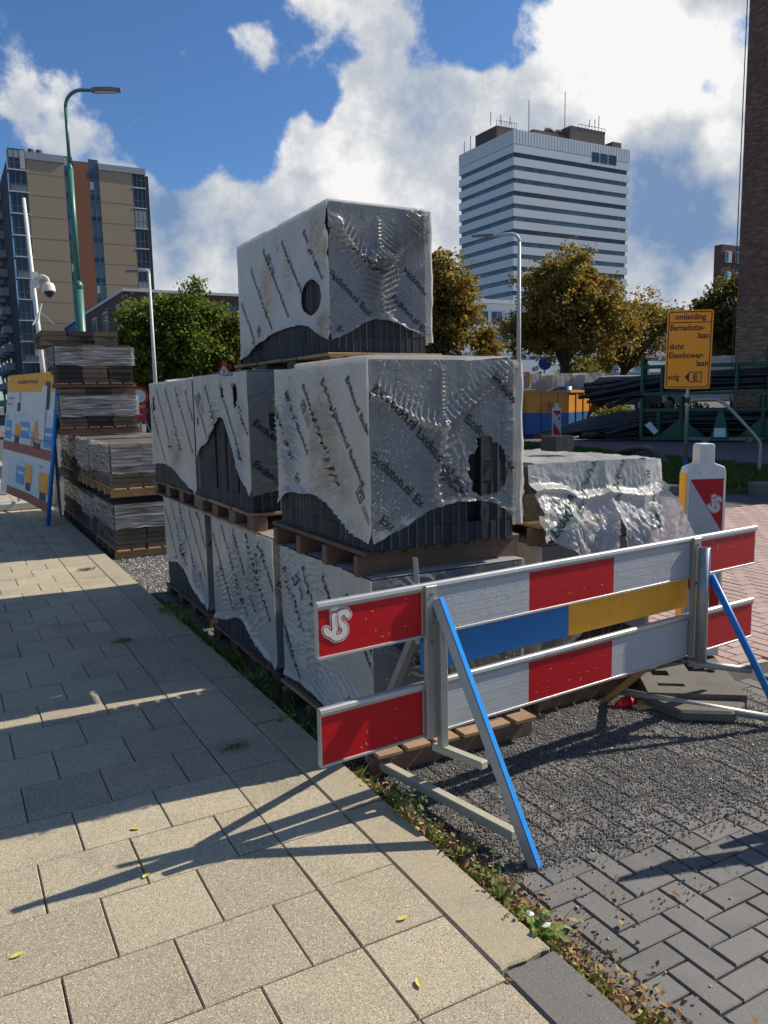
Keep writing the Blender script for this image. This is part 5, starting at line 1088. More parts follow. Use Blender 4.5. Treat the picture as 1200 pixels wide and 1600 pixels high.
car('parked_car', 'dark car parked behind the container, only its roof showing', (24.3, 23.9, GZ), 2.2, 'card', grp='cars parked beyond the container')
car('parked_car', 'silver car with red tail lights behind the container', (26.6, 25.0, GZ), -.4, 'carw', H=1.6, grp='cars parked beyond the container')
car('parked_van', 'white van parked behind the left end of the pipe racks', (32.0, 25.6, GZ), 2.35, 'beaconw', 5.6, 2.1, 2.5, True)
for i, (x, y, lab) in enumerate(((22.0, 26.9, 'leftmost'), (23.2, 26.2, 'middle'), (24.4, 25.5, 'rightmost'))):
    t = thing('wrapped_pack', lab + ' of the three white wrapped packs behind the container', 'wrapped pack', (x, y, GZ), 'white wrapped packs behind the container')
    U, V_ = np.meshgrid(np.linspace(0, 1, 20), np.linspace(0, 1, 16), indexing='ij'); idx = np.arange(320).reshape(20, 16); Fq = np.stack([idx[:-1, :-1], idx[1:, :-1], idx[1:, 1:], idx[:-1, 1:]], -1).reshape(-1, 4); s_ = 1.05
    for k, (ox, oy, dx, dy) in enumerate(((0, 0, s_, 0), (0, 0, 0, s_), (s_, 0, 0, s_), (0, s_, s_, 0))):
        q = .05 * fbm(U * 6, V_ * 6, k + i); raw('film', np.stack([x - .5 + ox + dx * U - q * (dy > 0), y - .5 + oy + dy * U - q * (dx > 0), GZ + .12 + 1.62 * V_], -1).reshape(-1, 3), Fq, ['filmL'], None, t, True)
    m = MB(); m.box(x - .46, x + .5, y - .46, y + .5, GZ + .121, GZ + 1.72); m.build('blocks', ['panelg'], t); m = MB(); m.box(x - .5, x + .55, y - .5, y + .55, GZ, GZ + .119); m.build('pallet_base', ['wood'], t)
t = thing('barrel', 'blue plastic barrel between the wrapped packs', 'barrel', (22.6, 24.9, GZ)); m = MB(); m.tube([V3(22.6, 24.9, GZ), V3(22.6, 24.9, GZ + .3), V3(22.6, 24.9, GZ + .7), V3(22.6, 24.9, GZ + 1.15)], [.3, .33, .33, .3], 18); m.build('barrel_body', ['signb'], t, True)
# lamp posts
def lamp(label, p, h, arm, head, r0, r1, mt, grp, steps_=None, headm='galvd'):
    t = thing('street_lamp', label, 'street lamp', p, grp); p = Vector(p); up = Vector((0, 0, 1)); a = Vector((arm[0], arm[1], 0)); L_ = a.length; a.normalize()
    if steps_:
        m = MB(); z = 0; 
        for (z0, z1, rr_) in steps_: m.tube([p + up * z0, p + up * z1], rr_, 14); 
        m.build('pole', [mt], t, True)
        for (z0, z1, rr_) in steps_[1:]: mm = MB(); mm.tube([p + up * (z0 - .12), p + up * (z0 + .02), p + up * (z0 + .12)], [rr_ * 1.5, rr_ * 1.7, rr_ * 1.05], 12); mm.build('collar', [mt], t, True)
    else:
        m = MB(); m.tube([p, p + up * h], [r0, r1], 12); m.build('pole', [mt], t, True)
    if L_ > .3:
        m = MB(); R_ = arm[2]; pts = [p + up * (h - .001)] + [p + up * (h + R_ * math.sin(q)) + a * (R_ * (1 - math.cos(q))) for q in [math.pi / 2 * k / 8 for k in range(1, 9)]] + [p + up * (h + R_) + a * L_]; m.tube(pts, r1, 10); m.build('arm', [mt], t, True); tip = pts[-1]
    else: tip = p + up * (h + .02)
    sx_ = Vector((-a.y, a.x, 0)); hl, hw = head; prof = [(0, -.5), (.15, -1), (.7, -.9), (1, -.35), (1, .35), (.7, .9), (.15, 1), (0, .5)]
    m = MB(); vs = [tip + a * (x * hl - .05) + sx_ * y * hw + up * z for z in (-.05, .03) for x, y in prof] + [tip + a * (.5 * hl) + up * .09]; k = 8
    m.add(vs, [tuple(range(7, -1, -1))] + [(i, (i + 1) % k, k + (i + 1) % k, k + i) for i in range(k)] + [(k + i, k + (i + 1) % k, 16) for i in range(k)]); m.build('lamp_head', [headm], t)
    m = MB(); m.add([tip + a * (x * hl * .8 + .02) + sx_ * y * hw * .7 + up * -.053 for x, y in prof], [tuple(range(7, -1, -1))]); m.build('lens', ['frame'], t); return t
lamp('tall green lamp post behind the tall slab stack', (2.40, 20.24, RZ), 8.78, (.62, -.32, .40), (.72, .12), 0, .042, 'gpole', 'street lamps', [(0, 4.55, .115), (4.55, 7.35, .075), (7.35, 8.79, .042)])
lamp('slim white lamp post in front of the green trees', (8.2, 37.44, RZ), 7.65, (-.35, .2, .1), (.75, .2), .11, .06, 'beaconw', 'street lamps')
lamp('white lamp post with curved arm in front of the white tower', (22.75, 28.25, RZ), 8.55, (-1.0, .75, .35), (.95, .17), .12, .075, 'beaconw', 'street lamps')
t = thing('detour_sign', 'small orange direction sign fixed to the white lamp post', 'road sign', (21.6, 26.5, 1.9)); Mq = facing((21.58, 26.5, 2.24), (-.62, -.78))
m = MB(); m.prism(rrect(.62, .66, .04), -.01, .01, Mq); m.build('board', ['signo'], t); m = MB(); ring(m, rrect(.57, .61, .03), rrect(.54, .58, .03), .0115, Mq); m.box(.14, .17, -.18, .1, .011, .013, 0, Mq); m.add([Mq @ Vector(q) for q in [(.09, .08, .012), (.22, .08, .012), (.155, .22, .012)]], [(0, 1, 2)]); m.build('arrow', ['signk'], t)
m = MB(); put_text(m, 'omleiding', .10, Mq @ Matrix.Translation((0, 0, .0122)), -.26, .19, .002); put_text(m, '050', .12, Mq @ Matrix.Translation((0, 0, .0122)), -.24, .0, .002); put_text(m, 'centraal', .09, Mq @ Matrix.Translation((0, 0, .0122)), -.26, -.2, .002); m.build('lettering', ['signr'], t)
m = MB(); m.tube([V3(21.6, 26.53, RZ), V3(21.6, 26.53, 2.5)], .04, 8); m.tube([V3(21.85, 26.4, RZ), V3(21.85, 26.4, 2.0)], .03, 8); m.build('pole', ['galv'], t)
# camera mast
t = thing('camera_mast', 'white mast with a dome camera behind the slab stacks', 'camera mast', (.78, 12.4, RZ))
pb, pt_ = V3(.66, 12.4, RZ), V3(.50, 12.41, 4.69); m = MB(); m.tube([pb, pb.lerp(pt_, .5), pt_], [.048, .038, .028], 14); m.build('mast', ['beaconw'], t, True)
c = V3(.545, 12.38, 3.45); m = MB(); m.bar(c + V3(.02, -.07, -.12), c + V3(.02, -.07, .12), .10, .06, (0, 1, 0)); m.build('mount_box', ['beaconw'], t)
m = MB(); m.tube(catmull([c + V3(.04, -.10, .02), c + V3(.12, -.12, .06), c + V3(.19, -.14, .02), c + V3(.20, -.14, -.06)], 5), .025, 10); m.build('bracket_arm', ['beaconw'], t, True)
d = c + V3(.20, -.14, -.10); m = MB(); m.tube([d + V3(0, 0, .07), d + V3(0, 0, .05), d, d + V3(0, 0, -.06), d + V3(0, 0, -.075)], [.03, .07, .095, .10, .105], 20); m.build('dome_housing', ['beaconw'], t, True)
m = MB(); m.tube([d + V3(0, 0, -.076), d + V3(0, 0, -.11), d + V3(0, 0, -.15), d + V3(0, 0, -.17)], [.078, .072, .048, .012], 18); m.build('dome_glass', ['black'], t, True)
e = V3(.60, 12.33, 2.98)
for dx, dz in ((-.12, -.22), (-.05, -.2), (.2, -.2), (.03, .12)): m = MB(); m.bar(e, e + V3(dx, -.03, dz), .02, .02); m.build('antenna', ['beaconw'], t)
# closed-road signs far left
t = thing('no_entry_sign', 'round white sign with a red rim above a red plate', 'road sign', (4.1, 21.95, RZ)); Mq = facing((4.1, 21.95, 1.72), (-.2, -.98)); cir = lambda q, n=28: [(q * math.cos(2 * math.pi * k / n), q * math.sin(2 * math.pi * k / n)) for k in range(n)]
m = MB(); m.prism(cir(.26), -.01, .01, Mq); m.build('disc', ['signr'], t); m = MB(); m.add([Mq @ Vector((x, y, .012)) for x, y in cir(.185)], [tuple(range(28))]); m.build('white_face', ['frame'], t)
for (z, w_) in ((-.42, .22), (-.62, .17)): m = MB(); m.box(-w_, w_, z - .08, z + .08, -.01, .01, 0, Mq); m.build('plate', ['signr'], t)
m = MB(); m.box(-.03, .03, -1.8, .0, -.05, -.012, 0, Mq); m.bar(Mq @ Vector((.05, -.5, -.03)), Mq @ Vector((.55, -1.75, -.03)), .03, .03); m.build('post', ['galv'], t)
t = thing('warning_sign', 'red and white triangular sign just above the middle packs', 'road sign', (8.27, 27.05, RZ)); Mq = facing((8.27, 27.05, 2.58), (-.3, -.95)); tri = lambda q: [(-q, -q * .577), (q, -q * .577), (0, q * 1.155)]
m = MB(); m.prism(tri(.36), -.01, .01, Mq); m.build('triangle', ['signr'], t); m = MB(); m.add([Mq @ Vector((x, y, .012)) for x, y in tri(.22)], [(0, 1, 2)]); m.build('white_face', ['frame'], t); m = MB(); m.box(-.025, .025, -.06, .13, .0125, .014, 0, Mq); m.build('symbol', ['signk'], t); m = MB(); m.tube([V3(8.27, 27.09, RZ), V3(8.27, 27.09, 2.6)], .03, 8); m.build('post', ['galv'], t)
# parking sign and red post by the trees
t = thing('round_sign', 'small round blue sign on a thin post before the white flats', 'road sign', (33.6, 39.2, GZ)); Mq = facing((33.6, 39.2, 3.6), (-.6, -.8)); m = MB(); m.prism(cir(.42), -.01, .01, Mq); m.build('disc', ['signb'], t); m = MB(); m.tube([V3(33.6, 39.25, GZ), V3(33.6, 39.25, 3.9)], .05, 8); m.build('post', ['galv'], t)
# printed mesh banner on a fence panel
pa, pb2 = V3(.165, 9.241, 0), V3(-.25, 10.97, 0); bd = (pb2 - pa).normalized(); bn = V3(bd.y, -bd.x, 0); bn = -bn if bn.dot(CAM - pa) < 0 else bn
t = thing('fence_banner', 'printed banner with orange header leaning on a site fence', 'banner', (.165, 9.241, 0))
top_r = V3(.24, 9.24, 2.02)
m = MB(); m.tube([pa, V3(.44, 9.20, 2.02)], .026, 12); m.build('pole', ['bluep'], t, True)
LB = 1.80
def bq(u, v, o=.0):   # u 0 at left (far) .. 1 at the post ; v 0 bottom .. 1 top
    lean = .14 + .13 * v
    b_ = V3(-.25, 10.97, .34).lerp(V3(.165 + .04, 9.235, .16), u); tp = V3(-.02, 10.93, 1.93).lerp(V3(.165 + .255, 9.21, 1.93), u)
    p = b_.lerp(tp, v); return p + bn * (o + .012 * math.sin(u * 9) * (1 - v))
def bpoly(m, pts, o, mi):
    m.add([bq(x, y, o) for x, y in pts], [tuple(range(len(pts)))], mi)
def brect(m, x0, x1, y0, y1, o, mi): 
    n = max(1, int((x1 - x0) / .08)); 
    for k in range(n): a, b_ = x0 + (x1 - x0) * k / n, x0 + (x1 - x0) * (k + 1) / n; bpoly(m, [(a, y0), (b_, y0), (b_, y1), (a, y1)], o, mi)
m = MB(); brect(m, 0, 1, 0, 1, 0, 0); m.build('cloth', ['b_wh'], t)
def bpart(name, items, mt, o):
    for it in items:
        m = MB(); (brect(m, *it, o, 0) if len(it) == 4 and not isinstance(it[0], tuple) else bpoly(m, it, o, 0)); m.build(name, [mt], t)
bpart('header', [(0, 1, .86, 1)], 'b_or', .004)
bpart('sky_panel', [(0, 1, .44, .67), (.16, 1, .07, .31)], 'b_lb', .004)
bpart('ground_band', [(.0, 1, .365, .44), (.16, 1, .0, .07)], 'b_br', .005)
bpart('house_shape', [(.03, .16, .46, .62), (.33, .52, .50, .62), (.82, .98, .45, .60), (.32, .48, .12, .26), (.56, .7, .46, .55)], 'b_bl', .006)
bpart('house_window', [(.05, .14, .53, .56), (.35, .50, .55, .58), (.84, .96, .54, .56), (.34, .46, .2, .22)], 'b_wh', .008)
bpart('worker_shape', [(.24, .36, .49, .60), (.64, .76, .47, .57), (.48, .62, .15, .29), (.78, .95, .12, .27), ((.55, .44), (.58, .44), (.66, .62), (.63, .64)), ((.63, .62), (.66, .64), (.72, .52), (.70, .50))], 'b_or', .009)
bpart('dark_shape', [(.25, .33, .44, .50), (.62, .76, .43, .475), (.51, .60, .09, .15), (.81, .92, .07, .13), (.26, .31, .70, .77), (.80, .88, .73, .93)], 'b_dk', .010)
bpart('phone_shape', [(.73, .83, .50, .90), (.27, .30, .78, .86)], 'b_wh', .0105)
m = MB(); 
for (tx, u0_, v0_, s_, mt) in (('Bereikbaarheid en Omgeving', .24, .925, .075, 'b_dk'),):
    V, F = text_mesh(tx, 1, .01); m.add([bq(u0_ + v[0] * s_ * .45, v0_ + v[1] * s_ * .55, .013) for v in V], F); m.build('lettering', [mt], t)
m = MB()
for (tx, u0_, v0_, s_) in (('werkzaamheden', .04, .80, .045), ('omleiding', .04, .75, .045), ('Fase 1', .04, .64, .05), ('Fase 2', .78, .30, .05)):
    V, F = text_mesh(tx, 1, .01); m.add([bq(u0_ + v[0] * s_ * .45, v0_ + v[1] * s_ * .55, .0135) for v in V], F)
m.build('lettering', ['b_dk'], t)
m = MB()
for k in range(24): m.bar(bq(k / 23, 1.0, .0), bq(k / 23, 1.025, .0), .006, .006)
tag(m.build('cable_ties', ['black'], t), kind='stuff')
m = MB(); m.tube([bq(0, .50, .03), bq(.5, .50, .03), bq(1.06, .50, .03)], .006, 6); m.build('cord', ['bluep'], t)
def fence_panel(label, a, b_, z1, grp='site fence panels', feet=True):
    a, b_ = Vector(a), Vector(b_); t = thing('site_fence_panel', label, 'fence', tuple(a), grp); up = V3(0, 0, 1)
    for p in (a, b_): m = MB(); m.tube([p + up * .05, p + up * z1], .02, 8); m.build('upright', ['galv'], t)
    for z in (.2, z1 - .02): m = MB(); m.tube([a + up * z, b_ + up * z], .017, 8); m.build('rail', ['galv'], t)
    m = MB(); n = int((b_ - a).length / .10)
    for k in range(1, n): p = a.lerp(b_, k / n); m.bar(p + up * .2, p + up * (z1 - .02), .005, .005, (1, 0, 0))
    for z in (.5, .8, 1.1, 1.4, 1.7): m.bar(a + up * z, b_ + up * z, .005, .005)
    tag(m.build('wire', ['galv'], t), kind='stuff')
    for p in ((a, b_) if feet else (a,)): m = MB(); m.box(-.3, .3, -.11, .11, .002, .12, 0, Matrix.Translation(p)); m.build('foot_block', ['panelg'], t, bevel=.02)
fence_panel('steel mesh fence panel directly behind the printed banner', (.0, 11.25, 0), (.36, 9.6, 0), 1.85, feet=False)
fence_panel('steel mesh fence panel running left beyond the banner', (-.40, 11.4, 0), (-3.7, 12.4, 0), 2.0)
fence_panel('farther steel mesh fence panel across the footway', (-.30, 13.6, 0), (-3.6, 14.2, 0), 2.0)
# ------------------------------------------------------------------ buildings
def bx(name, mt, parent, x0, x1, y0, y1, z0, z1, bevel=0):
    m = MB(); m.box(x0, x1, y0, y1, z0, z1); return m.build(name, [mt], parent, bevel=bevel)
# white office tower
X0, Y0, X1, Y1, ZT = 137.9, 175.6, 180.0, 201.3, 71.5
t = thing('office_tower', 'tall white office tower with bands of blue windows', 'building', (X0, Y0, 0))
bx('core', 'glassb', t, X0 + .5, X1 - .5, Y0 + .5, Y1 - .5, 0, ZT - 5)
bx('parapet', 'panel', t, X0, X1, Y0, Y1, 66.2 + 1.7, ZT); bx('wall_band', 'panel', t, X0, X1, Y0, Y1, 65.75, 67.75)
for k in range(19):
    zt = 65.75 - 3.25 * k; zb = zt - 1.25
    if zb < 2: break
    bx('wall_band', 'panel', t, X0, X1, Y0, Y1, zb - 2.0, zb)
    m = MB(); n = 24
    for i in range(n): a = X0 + .55 + (X1 - X0 - 1.1) * i / n; m.box(a + .04, a + (X1 - X0 - 1.1) / n - .04, Y0 + .40, Y0 + .46, zb, zt)
    tag(m.build('window_pane', ['glassd' if k % 3 == 0 else 'glassb'], t), kind='stuff')
    m = MB(); n = 15
    for i in range(n): a = Y0 + .55 + (Y1 - Y0 - 1.1) * i / n; m.box(X0 + .40, X0 + .46, a + .04, a + (Y1 - Y0 - 1.1) / n - .04, zb, zt)
    tag(m.build('window_pane', ['glassb'], t), kind='stuff')
m = MB()
for i in range(1, 43): m.box(X0 + i - .03, X0 + i + .03, Y0 - .03, Y0 - .001, 67.95, ZT)
for i in range(1, 26): m.box(X0 - .03, X0 - .001, Y0 + i - .03, Y0 + i + .03, 67.95, ZT)
tag(m.build('panel_joint', ['panelg'], t), kind='stuff')
for i, (a, b_) in enumerate(((165.5, 168.2), (168.6, 171.4), (171.8, 174.8))): bx('louvre_opening', 'glassd', t, a, b_, Y0 - .04, Y0 - .002, 66.6, 69.2)
for (a, b_, c, d, z, h) in ((140, 147, 186, 196, ZT, 4.2), (160, 173, 178.5, 187, ZT, 4.8), (148, 160, 180, 190, ZT, 2.6), (174.5, 178, 177, 181, ZT, 2.0)): bx('plant_room', 'mech', t, a, b_, c, d, z - .2, z + h)
for k, (x, y, h, z) in enumerate(((150.5, 185, 12, ZT), (161, 182, 13, ZT + 2), (141, 190, 3.5, ZT + 5.5), (143, 188, 2.5, ZT + 5.5), (145.5, 187, 2, ZT + 5.5), (172, 180, 3.5, ZT + 6), (170.5, 180, 2.3, ZT + 6), (168.5, 180, 2.0, ZT + 6), (173.4, 180, 2.6, ZT + 2), (139, 197, 4.5, ZT), (138.6, 199.5, 3.5, ZT), (153, 181, 4, ZT), (156.5, 181, 3.4, ZT))):
    m = MB(); m.bar(V3(x, y, z), V3(x, y, z + h), .16, .16, (1, 0, 0)); m.build('antenna', ['galvd'], t)
m = MB()
for (x0, x1, y) in ((140, 147, 186), (163, 173, 178.5)):
    m.bar(V3(x0, y, ZT + 5.6), V3(x1, y, ZT + 5.6), .1, .1)
    for i in range(9): x = x0 + (x1 - x0) * i / 8; m.bar(V3(x, y, ZT + 4.1), V3(x, y, ZT + 5.7), .1, .1, (1, 0, 0))
tag(m.build('roof_railing', ['galvd'], t), kind='stuff')
for i in range(2): m = MB(); m.tube(catmull([V3(153 + i * 3.4, 181, ZT), V3(153 + i * 3.4, 181, ZT + 2.6), V3(154.4 + i * 3.4, 181, ZT + 3.6), V3(156.2 + i * 3.4, 181, ZT + 2.8)], 4), .55, 8); m.build('duct', ['mech'], t, True)
# tall brick apartment block on the left
YF = 112.82; ZR = 33.4
t = thing('apartment_block', 'tall tan brick apartment block with glazed bays and orange stripe', 'building', (9.26, YF, 0))
bx('wall', 'dkwall', t, 9.3, 26.0, YF + .6, 160, 0, ZR - .6)
bx('brick_wall', 'tan', t, 11.25, 15.75, YF, YF + .59, 0, ZR - 1.0); bx('brick_wall', 'rust', t, 16.85, 18.75, YF, YF + .59, 0, ZR - .5); bx('brick_wall', 'tan', t, 20.04, 24.3, YF, YF + .59, 0, ZR - 1.3)
bx('side_wall', 'dkwall', t, 26.05, 26.45, YF, 130, 0, ZR - 1.4); bx('roof_edge', 'roofg', t, 9.2, 15.8, YF - .15, YF + 1, ZR - .98, ZR - .1); bx('roof_edge', 'roofg', t, 20.0, 26.1, YF - .15, YF + 1, ZR - 1.28, ZR - .5)
bx('roof', 'roofg', t, 9.26, 26.2, YF + 1.01, 160, ZR - .58, ZR - .35)
m = MB()
for k in range(1, 12):
    for (a, b_) in ((11.25, 15.75), (20.04, 24.3)): m.box(a, b_, YF - .012, YF - .001, ZR - 2.65 * k - .02, ZR - 2.65 * k + .02)
tag(m.build('wall_joint', ['hbrick2'], t), kind='stuff')
for k in range(13):
    z = 30.85 - 2.65 * k
    if z < .3: break
    # corner bay: slab edge, glazing, frames, curtain
    bx('floor_slab', 'frame', t, 9.0, 11.24, YF - .35, YF + 1.2, z, z + .14)
    bx('corner_glazing', 'glassd', t, 9.25, 11.2, YF - .1, YF - .04, z + .15, z + 2.64)
    bx('side_glazing', 'glassd', t, 9.12, 9.18, YF - .1, YF + 2.0, z + .15, z + 2.64)
    m = MB()
    for x in (9.25, 9.85, 10.5, 11.16): m.box(x - .035, x + .035, YF - .16, YF - .101, z + .15, z + 2.64)
    m.box(9.2, 11.2, YF - .16, YF - .101, z + 1.0, z + 1.07); tag(m.build('window_frame', ['galvd'], t), kind='stuff')
    if k % 3 == 0: bx('curtain', 'curtain', t, 10.55, 11.1, YF - .17, YF - .162, z + .3, z + 2.5)
    if k % 4 == 1: bx('railing_panel', 'galvd', t, 9.3, 11.1, YF - .20, YF - .18, z + .2, z + .9)
    for (a, b_) in ((15.77, 16.83), (18.77, 20.02)):
        bx('stair_window', 'glassb', t, a, b_, YF + .1, YF + .16, z + .1, z + 2.5); bx('spandrel', 'glassd', t, a, b_, YF + .04, YF + .09, z - .1, z + .62)
        m = MB(); c_ = (a + b_) / 2; m.box(c_ - .03, c_ + .03, YF + .0, YF + .039, z, z + 2.5); m.box(a, b_, YF + .0, YF + .039, z - .12, z - .04); m.build('mullion', ['galvd'], t)
        if (k * 7 + int(a)) % 5 == 0: bx('blind', 'curtain', t, a + .08, c_ - .08, YF + .055 - .03, YF + .036, z + 1.3, z + 2.3)
    # recessed balconies at the right end
    bx('balcony_floor', 'frame', t, 24.32, 26.04, YF - .05, YF + 1.2, z - .55, z - .40)
    bx('balcony_glass', 'glassd', t, 24.35, 26.0, YF + .25, YF + .3, z - .38, z + 2.08)
    m = MB()
    for x in (24.4, 24.9, 25.5, 26.0): m.box(x - .03, x + .03, YF, YF + .05, z - .38, z + 2.08)
    m.box(24.35, 26.0, YF - .01, YF + .06, z + .45, z + .52); tag(m.build('balcony_frame', ['galvd'], t), kind='stuff')
    if k in (2, 5): bx('balcony_screen', 'curtain', t, 24.4, 25.95, YF + .06, YF + .09, z - .35, z + (.4 if k == 5 else 1.9))
    # west side: dark wall with grey balconies further back
    for j in range(4):
        y = 128 + 8 * j; bx('balcony', 'roofg', t, 8.1, 9.28, y, y + 3.4, z - .3, z + .75); bx('balcony_window', 'glassd', t, 9.2, 9.27, y + 3.8, y + 7.2, z, z + 1.8)
for x in (12.6, 13.6): m = MB(); m.tube([V3(x, YF + 6, ZR - .3), V3(x, YF + 6, ZR + 1.9)], .42, 12); m.build('chimney', ['mech'], t)
m = MB(); m.bar(V3(11.6, YF + 6, ZR + .6), V3(14.4, YF + 6, ZR + .6), .06, .06); m.bar(V3(11.6, YF + 6, ZR - .3), V3(11.6, YF + 6, ZR + .6), .06, .06, (1, 0, 0)); m.build('chimney_frame', ['galvd'], t)
# low brick building behind the green trees
t = thing('brick_building', 'low brown brick building with white roof trim behind the trees', 'building', (13.97, 72, 0))
bx('wall', 'bwall', t, 14.0, 40, 72, 110, 0, 11.25); bx('roof_trim', 'frame', t, 13.9, 40.1, 71.9, 72.3, 11.26, 11.5); bx('roof_trim', 'frame', t, 13.9, 14.3, 72.31, 110, 11.26, 11.5)
for (a, b_, z0, z1) in ((74.0, 75.4, 8.2, 10.4), (80, 82.6, 8.0, 10.4), (86, 88.6, 8.0, 10.4), (74.0, 75.4, 4.2, 6.4), (80, 82.6, 4.2, 6.4)):
    w_ = bx('window', 'frame', t, 13.93, 13.99, a, b_, z0, z1); bx('pane', 'glassb', w_, 13.90, 13.925, a + .12, (a + b_) / 2 - .06, z0 + .12, z1 - .12); bx('pane', 'glassb', w_, 13.90, 13.925, (a + b_) / 2 + .06, b_ - .12, z0 + .12, z1 - .12)
bx('corner_panel', 'signb', t, 13.85, 13.98, 98, 106, 0, 10.9)
for (a, b_) in ((21.4, 27.5), (29, 36)):
    w_ = bx('window_band', 'glassd', t, a, b_, 71.93, 71.99, 8.4, 10.4)
    for k in range(4): bx('pane', 'glassb', w_, a + .1 + (b_ - a) * k / 4, a + (b_ - a) * (k + 1) / 4 - .1, 71.90, 71.925, 8.5, 9.8)
for k in range(5): bx('window', 'glassd', t, 15.5 + k * 5, 18.2 + k * 5, 71.93, 71.99, 3.2, 5.6)
bx('ground_wall', 'rust', t, 14.05, 40, 71.6, 71.98, 0, 2.9)
# grey block at the far left edge
t = thing('grey_block', 'pale banded office block at the far left edge of the picture', 'building', (-30, 166, 0))
bx('wall', 'panelg', t, -60, 6.5, 166, 190, 0, 20.8)
for k in range(7): bx('window_band', 'glassb', t, -60, 6.52, 165.9, 165.98, 1.2 + 2.9 * k, 2.7 + 2.9 * k)
# white flats with balconies
t = thing('white_flats', 'low white block of flats with rows of windows, below the tower', 'building', (60, 88.4, 0))
bx('wall', 'panel', t, 52, 125, 88.5, 100, 0, 14.1); bx('roof_edge', 'frame', t, 51.6, 125.4, 88.0, 88.9, 14.11, 14.6)
for f in range(4):
    z = 1.9 + 2.95 * f
    bx('floor_band', 'frame', t, 52, 125, 88.30, 88.49, z - .35, z - .05)
    for i in range(22):
        x = 52.6 + i * 3.3; w_ = bx('window', 'frame', t, x, x + 2.9, 88.40, 88.49, z + .45, z + 2.35)
        bx('pane', 'glassd', w_, x + .1, x + .95, 88.36, 88.395, z + .55, z + 2.25); bx('pane', 'glassb', w_, x + 1.05, x + 1.8, 88.36, 88.395, z + .55, z + 2.25)
        bx('curtain' if (i + f) % 3 else 'pane', 'curtain' if (i + f) % 3 == 1 else 'glassd', w_, x + 1.9, x + 2.8, 88.36, 88.395, z + .55, z + 2.25)
        if f == 2 and i == 4: bx('balcony', 'panelg', t, x - .2, x + 1.5, 87.2, 88.29, z, z + 1.0)
# white shop with lettering at its left end
t = thing('shop_building', 'low white shop building with black lettering behind the chestnut trees', 'building', (64, 79, 0))
bx('wall', 'panel', t, 62, 100, 79.5, 86, 0, 6.1); bx('canopy', 'galvd', t, 76, 99, 78.3, 79.45, 4.2, 4.55)
for k in range(5): w_ = bx('shop_window', 'glassd', t, 76.4 + k * 4.5, 80.3 + k * 4.5, 79.42, 79.49, 1.2, 4.0); bx('frame', 'frame', w_, 78.3 + k * 4.5, 78.42 + k * 4.5, 79.38, 79.415, 1.2, 4.0)
for k in range(4): w_ = bx('upper_window', 'glassb', t, 72 + k * 6, 74.5 + k * 6, 79.42, 79.49, 4.7, 5.7)
m = MB(); Mq = Matrix(((1, 0, 0, 65.2), (0, 0, -1, 79.40), (0, 1, 0, 3.5), (0, 0, 0, 1))) @ Matrix.Rotation(A_(14), 4, 'Z'); put_text(m, 'en', 1.15, Mq, .7, .95, .03); put_text(m, 'port', 1.15, Mq, .1, .1, .03); m.build('lettering', ['signk'], t)
# dark brick tower far right behind the wall
t = thing('brick_tower', 'distant dark brick tower with white windows at the right', 'building', (93, 73, 0))
bx('wall', 'bwall', t, 93, 112, 73.4, 74.6, 0, 21.3)
for f in range(6):
    for i in range(5): w_ = bx('window', 'frame', t, 93.7 + i * 2.1, 95.0 + i * 2.1, 73.33, 73.39, 19.0 - 2.7 * f, 20.5 - 2.7 * f); bx('pane', 'glassb', w_, 93.8 + i * 2.1, 94.3 + i * 2.1, 73.30, 73.325, 19.1 - 2.7 * f, 20.4 - 2.7 * f)
# brown brick house on the right: wall facing the road, laid in separate bricks
t = thing('brick_house', 'tall brown brick building filling the right edge of the picture', 'building', (25.3, 18.6, 0))
bx('wall', 'mort', t, 25.27, 38, 14.6, 18.58, -.3, 22); bx('shade_wing', 'bwall', t, 25.4, 38, -2, 14.59, -.3, 13.5)  # the low wing is added out of view only to shade the verge
rb_ = random.Random(6); m1 = MB(); m2 = MB(); zc = 0.0; row = 0
while zc < 19.0:
    y = 18.6 - (0 if row % 2 else .11)
    if row % 2 == 0: (m2 if zc < 4.2 else m1).box(25.25 - rb_.uniform(0, .004), 25.30, 18.495, 18.6, zc, zc + .052)
    while y > 15.4:
        mm = m2 if (zc < 4.3 and rb_.random() < .8) or (zc < 4.9 and rb_.random() < .4) else m1
        mm.box(25.25 - rb_.uniform(0, .006), 25.30, y - .21, y, zc, zc + .052); y -= .22
    zc += .0625; row += 1
tag(m1.build('brick', ['hbrick'], t), kind='stuff'); tag(m2.build('brick', ['hbrick2'], t), kind='stuff')
m = MB(); m.tube([V3(25.20, 18.66, 0), V3(25.20, 18.66, 22)], .018, 8); m.build('dark_edge_strip', ['black'], t)  # thin black strip that draws the dark edge of the wall

